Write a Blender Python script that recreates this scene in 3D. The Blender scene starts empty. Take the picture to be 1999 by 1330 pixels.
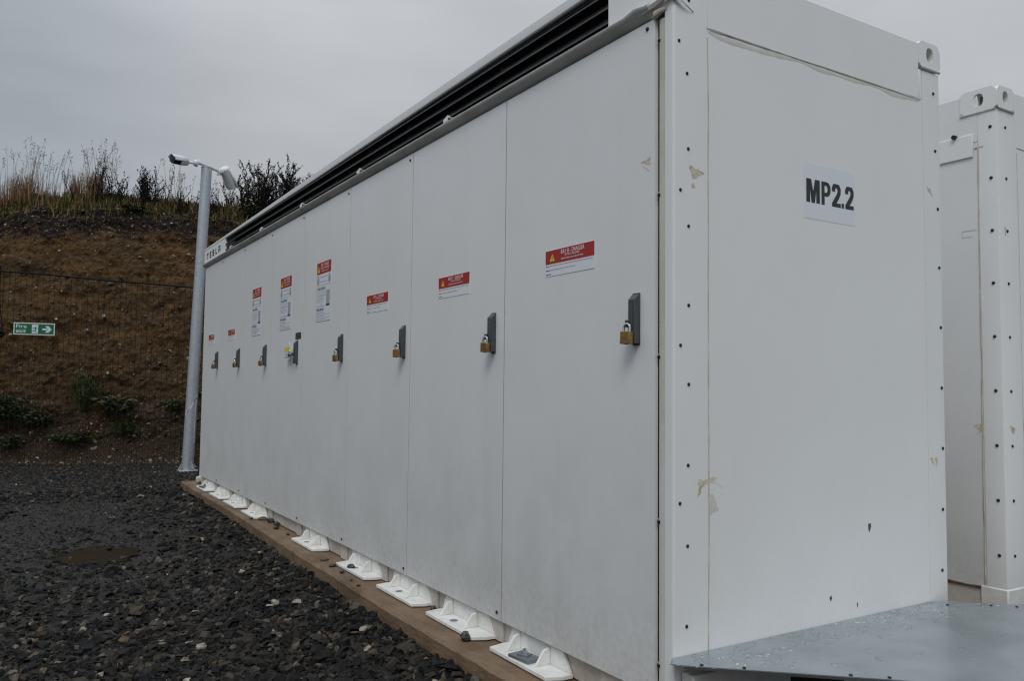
import bpy, bmesh, math, random
import numpy as np
from mathutils import Vector, Matrix, noise
random.seed(7); RNG = np.random.default_rng(11)
S = bpy.context.scene
COL = S.collection

# ------------------------------------------------------------------ camera
F, YAW, PIT, ROL = 1598.75, 0.5532, 0.0559, 0.0109
CAM = Vector((-1.7737, -1.9977, 1.2679))
fw = Vector((math.sin(YAW)*math.cos(PIT), math.cos(YAW)*math.cos(PIT), math.sin(PIT)))
rt = Vector((math.cos(YAW), -math.sin(YAW), 0)); up = rt.cross(fw)
r2 = rt*math.cos(ROL)+up*math.sin(ROL); u2 = -rt*math.sin(ROL)+up*math.cos(ROL)
cd = bpy.data.cameras.new('camera'); cam = bpy.data.objects.new('camera', cd); COL.objects.link(cam)
M = Matrix((r2, u2, -fw)).transposed().to_4x4(); M.translation = CAM
cam.matrix_world = M
cd.sensor_width = 36; cd.lens = F/1999*36; cd.clip_start = 0.05; cd.clip_end = 2000
cd.dof.use_dof = True; cd.dof.focus_distance = 4.2; cd.dof.aperture_fstop = 13.0
S.camera = cam; S.cycles.filter_width = 1.25

# ------------------------------------------------------------------ world
SUN_EL, SUN_AZ = math.radians(52), math.radians(222)     # azimuth clockwise from +Y
w = bpy.data.worlds.new("World"); S.world = w; w.use_nodes = True
nt = w.node_tree; nt.nodes.clear()
def N(t, **k):
    n = nt.nodes.new(t)
    for a, b in k.items(): setattr(n, a, b)
    return n
out = N('ShaderNodeOutputWorld'); bg = N('ShaderNodeBackground'); bg.inputs[1].default_value = 0.1
sky = N('ShaderNodeTexSky', sky_type='NISHITA', sun_disc=False, sun_elevation=SUN_EL, sun_rotation=SUN_AZ, air_density=1, dust_density=4)
hs = N('ShaderNodeHueSaturation'); hs.inputs['Saturation'].default_value = 0.25
nt.links.new(sky.outputs[0], hs.inputs['Color'])
tc = N('ShaderNodeTexCoord'); sep = N('ShaderNodeSeparateXYZ'); nt.links.new(tc.outputs['Generated'], sep.inputs[0])
mr = N('ShaderNodeMapRange', interpolation_type='SMOOTHSTEP'); nt.links.new(sep.outputs[2], mr.inputs[0])
mr.inputs[1].default_value = 0.25; mr.inputs[2].default_value = 1.0; mr.inputs[3].default_value = 3.65; mr.inputs[4].default_value = 11.0
# broad brightening of the cloud deck towards the north-east, streaky cloud base
dotn = N('ShaderNodeVectorMath', operation='DOT_PRODUCT'); nt.links.new(tc.outputs['Generated'], dotn.inputs[0]); dotn.inputs[1].default_value = (0.60, 0.71, 0.37)
mr2 = N('ShaderNodeMapRange', interpolation_type='SMOOTHSTEP'); nt.links.new(dotn.outputs['Value'], mr2.inputs[0])
mr2.inputs[1].default_value = 0.72; mr2.inputs[2].default_value = 1.0; mr2.inputs[3].default_value = 0; mr2.inputs[4].default_value = 1.45
mp = N('ShaderNodeMapping'); mp.inputs['Scale'].default_value = (1.3, 1.3, 4.0); nt.links.new(tc.outputs['Generated'], mp.inputs[0])
nz = N('ShaderNodeTexNoise'); nz.inputs['Scale'].default_value = 1.6; nz.inputs['Detail'].default_value = 5; nz.inputs['Roughness'].default_value = .5
nt.links.new(mp.outputs[0], nz.inputs[0])
mr3 = N('ShaderNodeMapRange'); nt.links.new(nz.outputs['Fac'], mr3.inputs[0])
mr3.inputs[1].default_value = .3; mr3.inputs[2].default_value = .7; mr3.inputs[3].default_value = -.75; mr3.inputs[4].default_value = .75
a1 = N('ShaderNodeMath', operation='ADD'); a2 = N('ShaderNodeMath', operation='ADD')
nt.links.new(mr.outputs[0], a1.inputs[0]); nt.links.new(mr2.outputs[0], a1.inputs[1]); nt.links.new(a1.outputs[0], a2.inputs[0]); nt.links.new(mr3.outputs[0], a2.inputs[1])
tint = N('ShaderNodeMix', data_type='RGBA'); tint.inputs[6].default_value = (.865, .985, 1.10, 1); tint.inputs[7].default_value = (.945, .985, 1.045, 1)
nt.links.new(mr2.outputs[0], tint.inputs[0])
sc_ = N('ShaderNodeVectorMath', operation='SCALE'); nt.links.new(tint.outputs[2], sc_.inputs[0]); nt.links.new(a2.outputs[0], sc_.inputs['Scale'])
mx = N('ShaderNodeMix', data_type='RGBA'); mx.inputs[0].default_value = 0.92
nt.links.new(hs.outputs[0], mx.inputs[6]); nt.links.new(sc_.outputs[0], mx.inputs[7])
nt.links.new(mx.outputs[2], bg.inputs[0]); nt.links.new(bg.outputs[0], out.inputs[0])
sd = bpy.data.lights.new('sun', 'SUN'); sd.energy = 1.02; sd.angle = math.radians(25); sd.color = (1, .965, .92)
so = bpy.data.objects.new('sun', sd); COL.objects.link(so)
sdir = Vector((math.sin(SUN_AZ)*math.cos(SUN_EL), math.cos(SUN_AZ)*math.cos(SUN_EL), math.sin(SUN_EL)))
so.rotation_euler = sdir.to_track_quat('Z', 'Y').to_euler(); so.location = (0, 0, 20)
S.view_settings.view_transform = 'Standard'; S.view_settings.look = 'None'; S.view_settings.gamma = 1
S.view_settings.use_curve_mapping = False; S.view_settings.exposure = 0.0

# ------------------------------------------------------------------ materials
MATS = {}
def mat(name, col, rough=.5, metal=0., var=None, vscale=8., bump=0., bscale=60., detail=4., spec=.5, island=None, coat=0., stretch=None, rvar=0.):
    """var: second colour mixed by noise; island: list of (pos, colour) ramp driven by random per island"""
    if name in MATS: return MATS[name]
    m = bpy.data.materials.new(name); m.use_nodes = True; t = m.node_tree; b = t.nodes['Principled BSDF']
    b.inputs['Base Color'].default_value = (*col, 1); b.inputs['Roughness'].default_value = rough
    b.inputs['Metallic'].default_value = metal; b.inputs['Specular IOR Level'].default_value = spec
    b.inputs['Coat Weight'].default_value = coat
    co = t.nodes.new('ShaderNodeNewGeometry'); src = co.outputs['Position']
    if stretch:
        mpn = t.nodes.new('ShaderNodeMapping'); mpn.inputs['Scale'].default_value = stretch
        t.links.new(src, mpn.inputs[0]); src = mpn.outputs[0]
    cur = None
    if island:
        rp = t.nodes.new('ShaderNodeValToRGB'); el = rp.color_ramp.elements
        while len(el) < len(island): el.new(.5)
        for e, (p_, c_) in zip(el, island): e.position = p_; e.color = (*c_, 1)
        t.links.new(co.outputs['Random Per Island'], rp.inputs[0]); cur = rp.outputs[0]
    if var:
        n = t.nodes.new('ShaderNodeTexNoise'); n.inputs['Scale'].default_value = vscale; n.inputs['Detail'].default_value = detail
        n.inputs['Roughness'].default_value = .62; t.links.new(src, n.inputs[0])
        r = t.nodes.new('ShaderNodeMapRange'); r.inputs[1].default_value = .35; r.inputs[2].default_value = .68; t.links.new(n.outputs['Fac'], r.inputs[0])
        mxx = t.nodes.new('ShaderNodeMix'); mxx.data_type = 'RGBA'; t.links.new(r.outputs[0], mxx.inputs[0])
        mxx.inputs[6].default_value = (*col, 1); mxx.inputs[7].default_value = (*var, 1)
        if cur:
            mm = t.nodes.new('ShaderNodeMix'); mm.data_type = 'RGBA'; mm.blend_type = 'MULTIPLY'; mm.inputs[0].default_value = 1
            t.links.new(cur, mm.inputs[6]); t.links.new(mxx.outputs[2], mm.inputs[7]); cur = mm.outputs[2]
        else: cur = mxx.outputs[2]
        if rvar:
            rr = t.nodes.new('ShaderNodeMapRange'); rr.inputs[3].default_value = rough; rr.inputs[4].default_value = rough+rvar
            t.links.new(r.outputs[0], rr.inputs[0]); t.links.new(rr.outputs[0], b.inputs['Roughness'])
    if cur: t.links.new(cur, b.inputs['Base Color'])
    if bump:
        n2 = t.nodes.new('ShaderNodeTexNoise'); n2.inputs['Scale'].default_value = bscale; n2.inputs['Detail'].default_value = 5; t.links.new(src, n2.inputs[0])
        bp = t.nodes.new('ShaderNodeBump'); bp.inputs['Strength'].default_value = 1; bp.inputs['Distance'].default_value = bump
        t.links.new(n2.outputs['Fac'], bp.inputs['Height']); t.links.new(bp.outputs[0], b.inputs['Normal'])
    MATS[name] = m; return m

def paint(name, col, dirt_shade=(.42, .40, .36), low=.30, amount=.55, rough=.42):
    """painted steel: faint mottling, orange peel, grime splashed up from the ground and carried higher to paint shade and thin run marks"""
    m = bpy.data.materials.new(name); m.use_nodes = True; t = m.node_tree; b = t.nodes['Principled BSDF']
    L = t.links.new
    g = t.nodes.new('ShaderNodeNewGeometry'); P = g.outputs['Position']
    def noise_(scale, detail, sx=(1, 1, 1), rough_=.6):
        mm = t.nodes.new('ShaderNodeMapping'); mm.inputs['Scale'].default_value = sx; L(P, mm.inputs[0])
        n = t.nodes.new('ShaderNodeTexNoise'); n.inputs['Scale'].default_value = scale; n.inputs['Detail'].default_value = detail; n.inputs['Roughness'].default_value = rough_
        L(mm.outputs[0], n.inputs[0]); return n.outputs['Fac']
    def rng(v, a, b_, c, d, smooth=False):
        r = t.nodes.new('ShaderNodeMapRange'); r.interpolation_type = 'SMOOTHSTEP' if smooth else 'LINEAR'
        L(v, r.inputs[0])
        for i, x in enumerate((a, b_, c, d)): r.inputs[i+1].default_value = x
        return r.outputs[0]
    def mul(a, b_):
        n = t.nodes.new('ShaderNodeMath'); n.operation = 'MULTIPLY'
        for i, x in enumerate((a, b_)):
            if isinstance(x, float): n.inputs[i].default_value = x
            else: L(x, n.inputs[i])
        return n.outputs[0]
    def add(a, b_):
        n = t.nodes.new('ShaderNodeMath'); n.operation = 'ADD'; n.use_clamp = True; L(a, n.inputs[0]); L(b_, n.inputs[1]); return n.outputs[0]
    sp = t.nodes.new('ShaderNodeSeparateXYZ'); L(P, sp.inputs[0])
    hgt = rng(sp.outputs[2], low, low+1.2, 1., 0., True)
    splash_shade = mul(mul(hgt, rng(noise_(3.2, 6), .25, .80, .15, .85)), amount)  # ground grime, spread upward to paint the shade low on the walls too
    fine = mul(mul(rng(sp.outputs[2], low, low+.35, 1., 0., True), rng(noise_(38, 5), .42, .7, 0., 1.)), amount*.45)
    runs = mul(rng(noise_(9, 4, (1, 1, .05)), .56, .78, 0., 1.), .05)
    mott = mul(rng(noise_(2.1, 5), .4, .75, 0., 1.), .10)
    speck = mul(rng(noise_(70, 2), .70, .78, 0., 1.), .18)
    fac = add(add(add(splash_shade, fine), add(runs, mott)), speck)
    mxn = t.nodes.new('ShaderNodeMix'); mxn.data_type = 'RGBA'; L(fac, mxn.inputs[0])
    mxn.inputs[6].default_value = (*col, 1); mxn.inputs[7].default_value = (*dirt_shade, 1)
    L(mxn.outputs[2], b.inputs['Base Color'])
    L(rng(fac, 0, 1, rough, rough+.3), b.inputs['Roughness'])
    bp = t.nodes.new('ShaderNodeBump'); bp.inputs['Distance'].default_value = .0006; bp.inputs['Strength'].default_value = .5
    L(add(mul(noise_(160, 2), .3), mul(noise_(3, 2), 1.)), bp.inputs['Height']); L(bp.outputs[0], b.inputs['Normal'])
    MATS[name] = m; return m

DOORW = paint('door_paint', (.79, .784, .778), dirt_shade=(.40, .39, .36), amount=.62, rough=.32)
ENDW = paint('end_paint', (.82, .812, .80), dirt_shade=(.56, .54, .50), low=.38, amount=.25)
BASEW = paint('base_paint', (.72, .69, .65), dirt_shade=(.33, .27, .2), low=.12, amount=.75)
FOOTW = mat('foot_paint', (.83, .83, .81), .40, var=(.68, .66, .61), vscale=14, bump=.0006, bscale=90)
SEAL = mat('sealant', (.62, .57, .47), .6, var=(.44, .37, .27), vscale=14, bump=.001, bscale=120)
SMEAR = mat('sealant_smear', (.66, .64, .59), .6, var=(.60, .57, .51), vscale=25)
GREYW = mat('flashing_paint', (.62, .61, .58), .5, var=(.42, .40, .37), vscale=3, bump=.0005)
LOUV = mat('louvre_metal', (.034, .034, .036), .40, var=(.055, .054, .052), vscale=12)
GASK = mat('rubber_gasket', (.035, .035, .035), .9, spec=.1)
BLACK_SHADE = mat('black_shade', (.01, .01, .011), .8)  # near-black: black posts, and painted shade of gaps and openings
CHAR = mat('charcoal_handle', (.055, .06, .068), .42, var=(.075, .08, .085), vscale=30, bump=.0004)
BRASS = mat('brass', (.42, .25, .085), .42, .85, var=(.24, .14, .06), vscale=55, bump=.0004, bscale=200)
CHROME = mat('chrome', (.75, .76, .78), .16, 1.)
STEEL = mat('dark_screw', (.03, .03, .032), .4, .6)
GALV = mat('galvanised', (.50, .53, .56), .42, .55, var=(.38, .41, .44), vscale=26, bump=.0006, bscale=60, rvar=.15)
GPLATE = mat('galvanised_plate', (.26, .29, .31), .3, .6, var=(.16, .18, .2), vscale=30, bump=.001)
RED = mat('red_print', (.38, .022, .016), .45)
YEL = mat('yellow_print', (.80, .58, .03), .45)
INK = mat('black_print', (.025, .025, .028), .5)
TINK = mat('grey_print', (.16, .18, .20), .5)
PAPER = mat('white_vinyl', (.76, .77, .80), .38)
WINK = mat('white_print', (.90, .86, .84), .45)
TABG = mat('grey_table', (.42, .46, .50), .45)
PADG = mat('pale_blue_box', (.60, .65, .69), .45)
GREEN = mat('green_print', (.010, .12, .048), .4)
SIGNW = mat('sign_white', (.62, .68, .68), .4)
ORNG = mat('orange_line', (.55, .38, .2), .5)
PLINTH = mat('stained_concrete', (.225, .148, .088), .55, var=(.105, .062, .032), vscale=7.5, bump=.005, bscale=55, detail=8, rvar=.2, stretch=(1, .5, 1))
WIRE = mat('fence_wire', (.009, .011, .009), .7, spec=.2)
CABLE = mat('black_cable', (.008, .009, .012), .75, spec=.15)
TAN = mat('tape_glue', (.50, .38, .20), .6, var=(.72, .69, .62), vscale=75)
RUST = mat('rust', (.18, .085, .03), .8, var=(.05, .03, .02), vscale=80)
CAMW = mat('camera_white', (.72, .73, .73), .35)
CAMB = mat('camera_black', (.012, .012, .013), .18)
CRUM = mat('crumpled_plastic', (.62, .62, .61), .35, bump=.006, bscale=40)

# ------------------------------------------------------------------ mesh helpers
class MB:
    def __init__(s): s.v = []; s.f = []; s.mi = []; s.mats = []
    def m(s, material):
        if material not in s.mats: s.mats.append(material)
        return s.mats.index(material)
    def poly(s, pts, faces, material=None):
        o = len(s.v); s.v += [tuple(p) for p in pts]; i = s.m(material) if material else 0
        for f in faces: s.f.append([o+k for k in f]); s.mi.append(i)
        return s
    def box(s, a, b, material=None, R=None, O=None):
        x0, y0, z0 = a; x1, y1, z1 = b
        P = [Vector(p) for p in ((x0,y0,z0),(x1,y0,z0),(x1,y1,z0),(x0,y1,z0),(x0,y0,z1),(x1,y0,z1),(x1,y1,z1),(x0,y1,z1))]
        if R is not None: P = [R @ p for p in P]
        if O is not None: P = [p+Vector(O) for p in P]
        return s.poly(P, [(0,3,2,1),(4,5,6,7),(0,1,5,4),(1,2,6,5),(2,3,7,6),(3,0,4,7)], material)
    def prism(s, loop, ext, material=None):
        """loop: list of 3D points, ext: extrusion vector"""
        n = len(loop); L = [Vector(p) for p in loop]; e = Vector(ext)
        return s.poly(L+[p+e for p in L], [tuple(range(n))[::-1], tuple(range(n, 2*n))]+[(i, (i+1) % n, n+(i+1) % n, n+i) for i in range(n)], material)
    def tube(s, pts, rad, sides=8, material=None, cap=True):
        P = [Vector(p) for p in pts]; rr = rad if isinstance(rad, (list, tuple)) else [rad]*len(P)
        o = []; prev = None
        for i, p in enumerate(P):
            d = (P[min(i+1, len(P)-1)]-P[max(i-1, 0)]).normalized()
            if prev is None:
                a = Vector((0, 0, 1)) if abs(d.z) < .9 else Vector((1, 0, 0)); x = d.cross(a).normalized()
            else: x = (prev-d*prev.dot(d)).normalized()
            prev = x; y = d.cross(x)
            o += [p+(x*math.cos(2*math.pi*k/sides)+y*math.sin(2*math.pi*k/sides))*rr[i] for k in range(sides)]
        f = [(i*sides+k, i*sides+(k+1) % sides, (i+1)*sides+(k+1) % sides, (i+1)*sides+k) for i in range(len(P)-1) for k in range(sides)]
        if cap: f += [tuple(range(sides))[::-1], tuple(range((len(P)-1)*sides, len(P)*sides))]
        return s.poly(o, f, material)
    def build(s, name, material=None, parent=None, bevel=0., smooth=False, segs=2, **props):
        me = bpy.data.meshes.new(name); me.from_pydata(s.v, [], s.f)
        if s.mats:
            for m_ in s.mats: me.materials.append(m_)
            me.polygons.foreach_set('material_index', s.mi)
        else: me.materials.append(material)
        me.update(); o = bpy.data.objects.new(name, me); COL.objects.link(o)
        if parent is not None: o.parent = parent; o.matrix_parent_inverse = Matrix.Translation(-WLOC[parent.name]) if parent.name in WLOC else Matrix()
        if bevel:
            b = o.modifiers.new('bevel', 'BEVEL'); b.width = bevel; b.segments = segs; b.limit_method = 'ANGLE'; b.angle_limit = .6
        me.shade_smooth()
        if name not in ('ground', 'earth_bank'): me.set_sharp_from_angle(angle=.6)
        for k, v_ in props.items(): o[k] = v_
        return o
WLOC = {}
def thing(name, label, cat, loc=(0, 0, 0), group=None):
    o = bpy.data.objects.new(name, None); COL.objects.link(o); o.location = loc; o.empty_display_size = .2
    o['label'] = label; o['category'] = cat
    if group: o['group'] = group
    WLOC[o.name] = Vector(loc); return o
def tag(o, label, cat, group=None, kind=None):
    if label: o['label'] = label
    if cat: o['category'] = cat
    if group: o['group'] = group
    if kind: o['kind'] = kind
    return o
def inst(src, name, parent, loc, rot=None):
    o = src.copy(); o.name = name; COL.objects.link(o); o.parent = parent
    o.matrix_parent_inverse = Matrix.Translation(-WLOC[parent.name]) if parent is not None and parent.name in WLOC else Matrix()
    o.location = loc
    if rot: o.rotation_euler = rot
    return o
_fc = {}
def glyphs(txt, bold=.0):
    if (txt, bold) in _fc: return _fc[txt, bold]
    c = bpy.data.curves.new('t', 'FONT'); c.body = txt; c.offset = bold; c.resolution_u = 3
    o = bpy.data.objects.new('t', c); COL.objects.link(o); dg = bpy.context.evaluated_depsgraph_get()
    me = bpy.data.meshes.new_from_object(o.evaluated_get(dg)); V = [(v.co.x, v.co.y) for v in me.vertices]; Fc = [tuple(p.vertices) for p in me.polygons]
    bpy.data.objects.remove(o); bpy.data.curves.remove(c); bpy.data.meshes.remove(me)
    xs = [v[0] for v in V]; ys = [v[1] for v in V]; x0, y0 = min(xs), min(ys); wx, wy = max(xs)-x0, max(ys)-y0
    V = [((x-x0)/wx, (y-y0)/wy) for x, y in V]; _fc[txt, bold] = (V, Fc, wx/wy); return _fc[txt, bold]
class Sheet:
    """flat printed sheet: origin, right, up, normal"""
    def __init__(s, O, R, U, Nn): s.O, s.R, s.U, s.N = Vector(O), Vector(R), Vector(U), Vector(Nn); s.mb = MB()
    def P(s, a, b, h): return s.O+s.R*a+s.U*b+s.N*h
    def rect(s, a0, b0, a1, b1, layer, material): s.mb.poly([s.P(a0,b0,layer), s.P(a1,b0,layer), s.P(a1,b1,layer), s.P(a0,b1,layer)], [(0,1,2,3)], material)
    def slab(s, a0, b0, a1, b1, h0, h1, material): s.mb.prism([s.P(a0,b0,h0), s.P(a1,b0,h0), s.P(a1,b1,h0), s.P(a0,b1,h0)], s.N*(h1-h0), material)
    def poly(s, pts, layer, material): s.mb.poly([s.P(a, b, layer) for a, b in pts], [tuple(range(len(pts)))], material)
    def text(s, txt, a0, b0, a1, b1, layer, material, bold=.0):
        V, Fc, _ = glyphs(txt, bold); s.mb.poly([s.P(a0+(a1-a0)*x, b0+(b1-b0)*y, layer) for x, y in V], Fc, material)
    def dashes(s, a0, a1, b, h, layer, material):
        a = a0
        while a < a1-.002:
            l = min(random.uniform(.006, .018), a1-a); s.rect(a, b, a+l, b+h, layer, material); a += l+.0025
    def ring(s, a, b, ra, rb, th, layer, material, n=18):
        pts = [(math.cos(2*math.pi*k/n), math.sin(2*math.pi*k/n)) for k in range(n)]
        s.mb.poly([s.P(a+x*ra, b+y*rb, layer) for x, y in pts]+[s.P(a+x*(ra-th), b+y*(rb-th), layer) for x, y in pts], [(k, (k+1) % n, n+(k+1) % n, n+k) for k in range(n)], material)
def interp(x, xs, ys):
    return float(np.interp(x, xs, ys))

# ------------------------------------------------------------------ ground
FO = Vector((-1.788, 12.055, 0.05)); FT = Vector((.9412, -.3378, 0)); FN = Vector((.3378, .9412, 0))
def plinth_x(y): return interp(y, (-1, .6, 1.7, 3.4, 4.8, 7.5), (-.165, -.172, -.185, -.16, -.125, -.112))
def gh(x, y):
    z = .035+.022*noise.noise((x*.55+3, y*.45, 0))+.010*noise.noise((x*2.3, y*2.3, 4))
    if -1.5 < y < 8.2 and x < 1.5:
        d = max(0., plinth_x(y)-x); k = 1 if y < 7.4 else max(0, 1-(y-7.4)/.7)
        z += k*(.092*math.exp(-(d/.32)**2))
    # shallow rut holding the puddle
    z -= .022*math.exp(-(((x+1.17)/.32)**2+((y-4.62)/.30)**2))
    return z
def axis(segs):
    o = []
    for a, b, n in segs: o += list(np.linspace(a, b, n, endpoint=False))
    return o+[segs[-1][1]]
gx = axis([(-400, -30, 6), (-30, -4, 14), (-4, 1.0, 90), (1.0, 6, 20), (6, 40, 8), (40, 400, 5)])
gy = axis([(-400, -30, 6), (-30, -2, 12), (-2, 14, 200), (14, 30, 8), (30, 400, 6)])
V = [(x, y, gh(x, y)) for y in gy for x in gx]; nx = len(gx)
g = MB(); g.poly(V, [(j*nx+i, j*nx+i+1, (j+1)*nx+i+1, (j+1)*nx+i) for j in range(len(gy)-1) for i in range(nx-1)])
GRD = mat('compacted_slate', (.012, .0105, .009), .6, spec=.3, var=(.030, .025, .020), vscale=28, bump=.012, bscale=70, detail=10, rvar=.25)
tag(g.build('ground', GRD, smooth=True), None, None, kind='structure')

def shards(name, pts, sizes, material, flat=(.16, .45), tilt=.36):
    """angular stone chips in one mesh"""
    n = len(pts); base = np.array([(-1,-1,-1),(1,-1,-1),(1,1,-1),(-1,1,-1),(-1,-1,1),(1,-1,1),(1,1,1),(-1,1,1)], float)
    tri = np.array([(0,3,2,1),(4,5,6,7),(0,1,5,4),(1,2,6,5),(2,3,7,6),(3,0,4,7)])
    v = base[None]*np.ones((n, 1, 1)); v[:, 4:, :2] *= RNG.uniform(.3, .85, (n, 1, 2)); v += RNG.uniform(-.38, .38, v.shape)
    s = np.stack([RNG.uniform(.6, 1.15, n), RNG.uniform(.35, .8, n), RNG.uniform(*flat, n)], 1)*np.asarray(sizes)[:, None]*.5
    v *= s[:, None, :]
    a = RNG.uniform(0, 2*np.pi, n); tx = RNG.normal(0, tilt, n); 
    c_, s_ = np.cos(tx), np.sin(tx); y = v[:, :, 1]*c_[:, None]-v[:, :, 2]*s_[:, None]; z = v[:, :, 1]*s_[:, None]+v[:, :, 2]*c_[:, None]; v[:, :, 1], v[:, :, 2] = y, z
    ty = RNG.normal(0, tilt*.6, n); c_, s_ = np.cos(ty), np.sin(ty); x = v[:, :, 0]*c_[:, None]-v[:, :, 2]*s_[:, None]; z = v[:, :, 0]*s_[:, None]+v[:, :, 2]*c_[:, None]; v[:, :, 0], v[:, :, 2] = x, z
    c_, s_ = np.cos(a), np.sin(a); x = v[:, :, 0]*c_[:, None]-v[:, :, 1]*s_[:, None]; y = v[:, :, 0]*s_[:, None]+v[:, :, 1]*c_[:, None]; v[:, :, 0], v[:, :, 1] = x, y
    v += np.asarray(pts)[:, None, :]
    f = (tri[None]+(np.arange(n)*8)[:, None, None]).reshape(-1, 4)
    me = bpy.data.meshes.new(name); me.vertices.add(n*8); me.vertices.foreach_set('co', v.reshape(-1))
    me.loops.add(f.size); me.loops.foreach_set('vertex_index', f.reshape(-1)); me.polygons.add(len(f))
    me.polygons.foreach_set('loop_start', np.arange(0, f.size, 4)); me.polygons.foreach_set('loop_total', np.full(len(f), 4)); me.update(calc_edges=True)
    me.shade_flat(); me.materials.append(material); o = bpy.data.objects.new(name, me); COL.objects.link(o); return o
GRAV = mat('wet_slate', (.58, .53, .485), .55, spec=.17, var=(1.25, 1.2, 1.12), vscale=45, bump=.0005, bscale=160, rvar=.3,
    island=[(0, (.006, .0065, .008)), (.40, (.013, .0125, .013)), (.66, (.022, .0195, .0175)), (.82, (.042, .036, .030)), (.93, (.080, .070, .060)), (.975, (.13, .115, .098)), (.985, (.10, .055, .022)), (.9955, (.22, .205, .175)), (1, (.40, .38, .33))])
def inpud(x, y): return ((x+1.17)/.30)**2+((y-4.60)/.25)**2+1.3*noise.noise((x*4, y*4, 0))+.5*noise.noise((x*11, y*11, 0)) < .55
def scatter(n, x0, x1, y0, y1, dens=None):
    o = []
    for _ in range(n):
        x = random.uniform(x0, x1); y = random.uniform(y0, y1)
        if dens and random.random() > dens(x, y): continue
        if y < 8 and x > plinth_x(y)-.005 and y < 7.55: continue
        if inpud(x, y) and random.random() < .62+.35*noise.noise((x*7, y*7, 3)): continue
        if (Vector((x, y, 0))-Vector((FO.x, FO.y, 0))).dot(FN) > .25: continue
        o.append((x, y))
    return o
def coarse(x, y):   # coarse shards near the front and along the plinth, finer trodden ground further off
    d = plinth_x(y)-x if y < 7.5 else .3
    return max(0., min(1., 1.1-(y-1.9)/2.3))*.85+.40*math.exp(-(d/.5)**2)+.30*max(0, noise.noise((x*1.1, y*1.1, 7)))
P = []; Z = []
def chip(m, lo, hi): return lo+(hi-lo)*random.random()**m
for (x, y) in scatter(46000, -3.6, .9, .2, 8.2): P.append((x, y, gh(x, y)+random.uniform(-.003, .004))); Z.append(chip(1.5, .009, .030))
for (x, y) in scatter(26000, -4.2, 2.5, 7.8, 12.8): P.append((x, y, gh(x, y)+random.uniform(-.003, .006))); Z.append(chip(1.5, .014, .050))
for (x, y) in scatter(30000, -3.4, .3, .2, 8.5, coarse): P.append((x, y, gh(x, y)+random.uniform(.000, .014))); Z.append(chip(1.6, .018, .058))
for (x, y) in scatter(9000, -3.4, .3, .2, 8.5, coarse): P.append((x, y, gh(x, y)+random.uniform(.004, .018))); Z.append(chip(1.9, .03, .085))
for (x, y) in scatter(9000, -7.5, -3.4, -2, 12): P.append((x, y, gh(x, y)+.004)); Z.append(random.uniform(.02, .05))
for (x, y) in scatter(7000, -4, 0, -3.5, .2): P.append((x, y, gh(x, y)+.004)); Z.append(random.uniform(.02, .05))
tag(shards('gravel', P, Z, GRAV), 'dark wet slate chippings covering the yard', 'gravel', kind='stuff')
# puddle
pd = MB(); ring = []
for k in range(48):
    a = 2*math.pi*k/48; r = .95+.40*noise.noise((math.cos(a)*1.9, math.sin(a)*1.9, 3))+.15*noise.noise((math.cos(a)*6, math.sin(a)*6, 3))
    ring.append((-1.17+.29*r*math.cos(a), 4.62+.32*r*math.sin(a), .0275))
pd.poly([(-1.17, 4.62, .0275)]+ring, [(0, k+1, (k+1) % 48+1) for k in range(48)])
PUD = mat('muddy_water', (.026, .020, .009), .22, var=(.014, .012, .008), vscale=9, bump=.001, bscale=30)
tag(pd.build('puddle', PUD), 'shallow brown puddle in the slate chippings', None, kind='structure')

# ------------------------------------------------------------------ plinths
def slab_plinth(label, xa, xb, y0, y1, edge=None):
    ys = list(np.linspace(y0, y1, 260)); mb = MB(); top = []; low = []; inn = []; innl = []
    for y in ys:
        e = (edge(y) if edge else xa)+.010*noise.noise((y*2.2, 0, 1))+.007*noise.noise((y*9, 0, 1))+.004*noise.noise((y*30, 0, 1))
        top.append((e+.012, y, .200)); low.append((e, y, .188)); innl.append((e-.004, y, -.1)); inn.append((xb, y, .200))
    n = len(ys); mb.poly(top+low+innl+inn+[(xb, y, -.1) for y in ys],
        [(i, i+1, 3*n+i+1, 3*n+i) for i in range(n-1)]+[(n+i, n+i+1, i+1, i) for i in range(n-1)]+[(2*n+i, 2*n+i+1, n+i+1, n+i) for i in range(n-1)]+
        [(3*n+i, 3*n+i+1, 4*n+i+1, 4*n+i) for i in range(n-1)]+[(0, 3*n, 4*n, 2*n, n), (n-1, 2*n-1, 3*n-1, 5*n-1, 4*n-1)])
    o = mb.build('concrete_plinth', PLINTH); o.data.flip_normals() if False else None
    return tag(o, label, 'plinth')
slab_plinth('brown stained concrete plinth running under the nearer white container', -.17, 1.60, -.14, 7.5, plinth_x)
slab_plinth('concrete plinth mostly hidden under the second white container', 1.98, 3.75, -.05, 7.5)

# ------------------------------------------------------------------ battery container
L0 = 7.1; EY = -.083; DX = 1.483; ZT = 2.483
SEAM = [0, .937, 1.874, 2.781, 3.678, 4.497, 5.37, 6.24, 7.1]
BAYS = [8, 7, 6, 5, 4, 3, 2, 1]
HY = [.088, 1.022, 1.950, 2.883, 3.800, 4.628, 5.508, 6.382]
box1 = thing('battery_container', 'nearest tall white steel container with eight padlocked doors, marked MP2.2 on its end', 'container', (.74, 3.5, .2))

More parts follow.
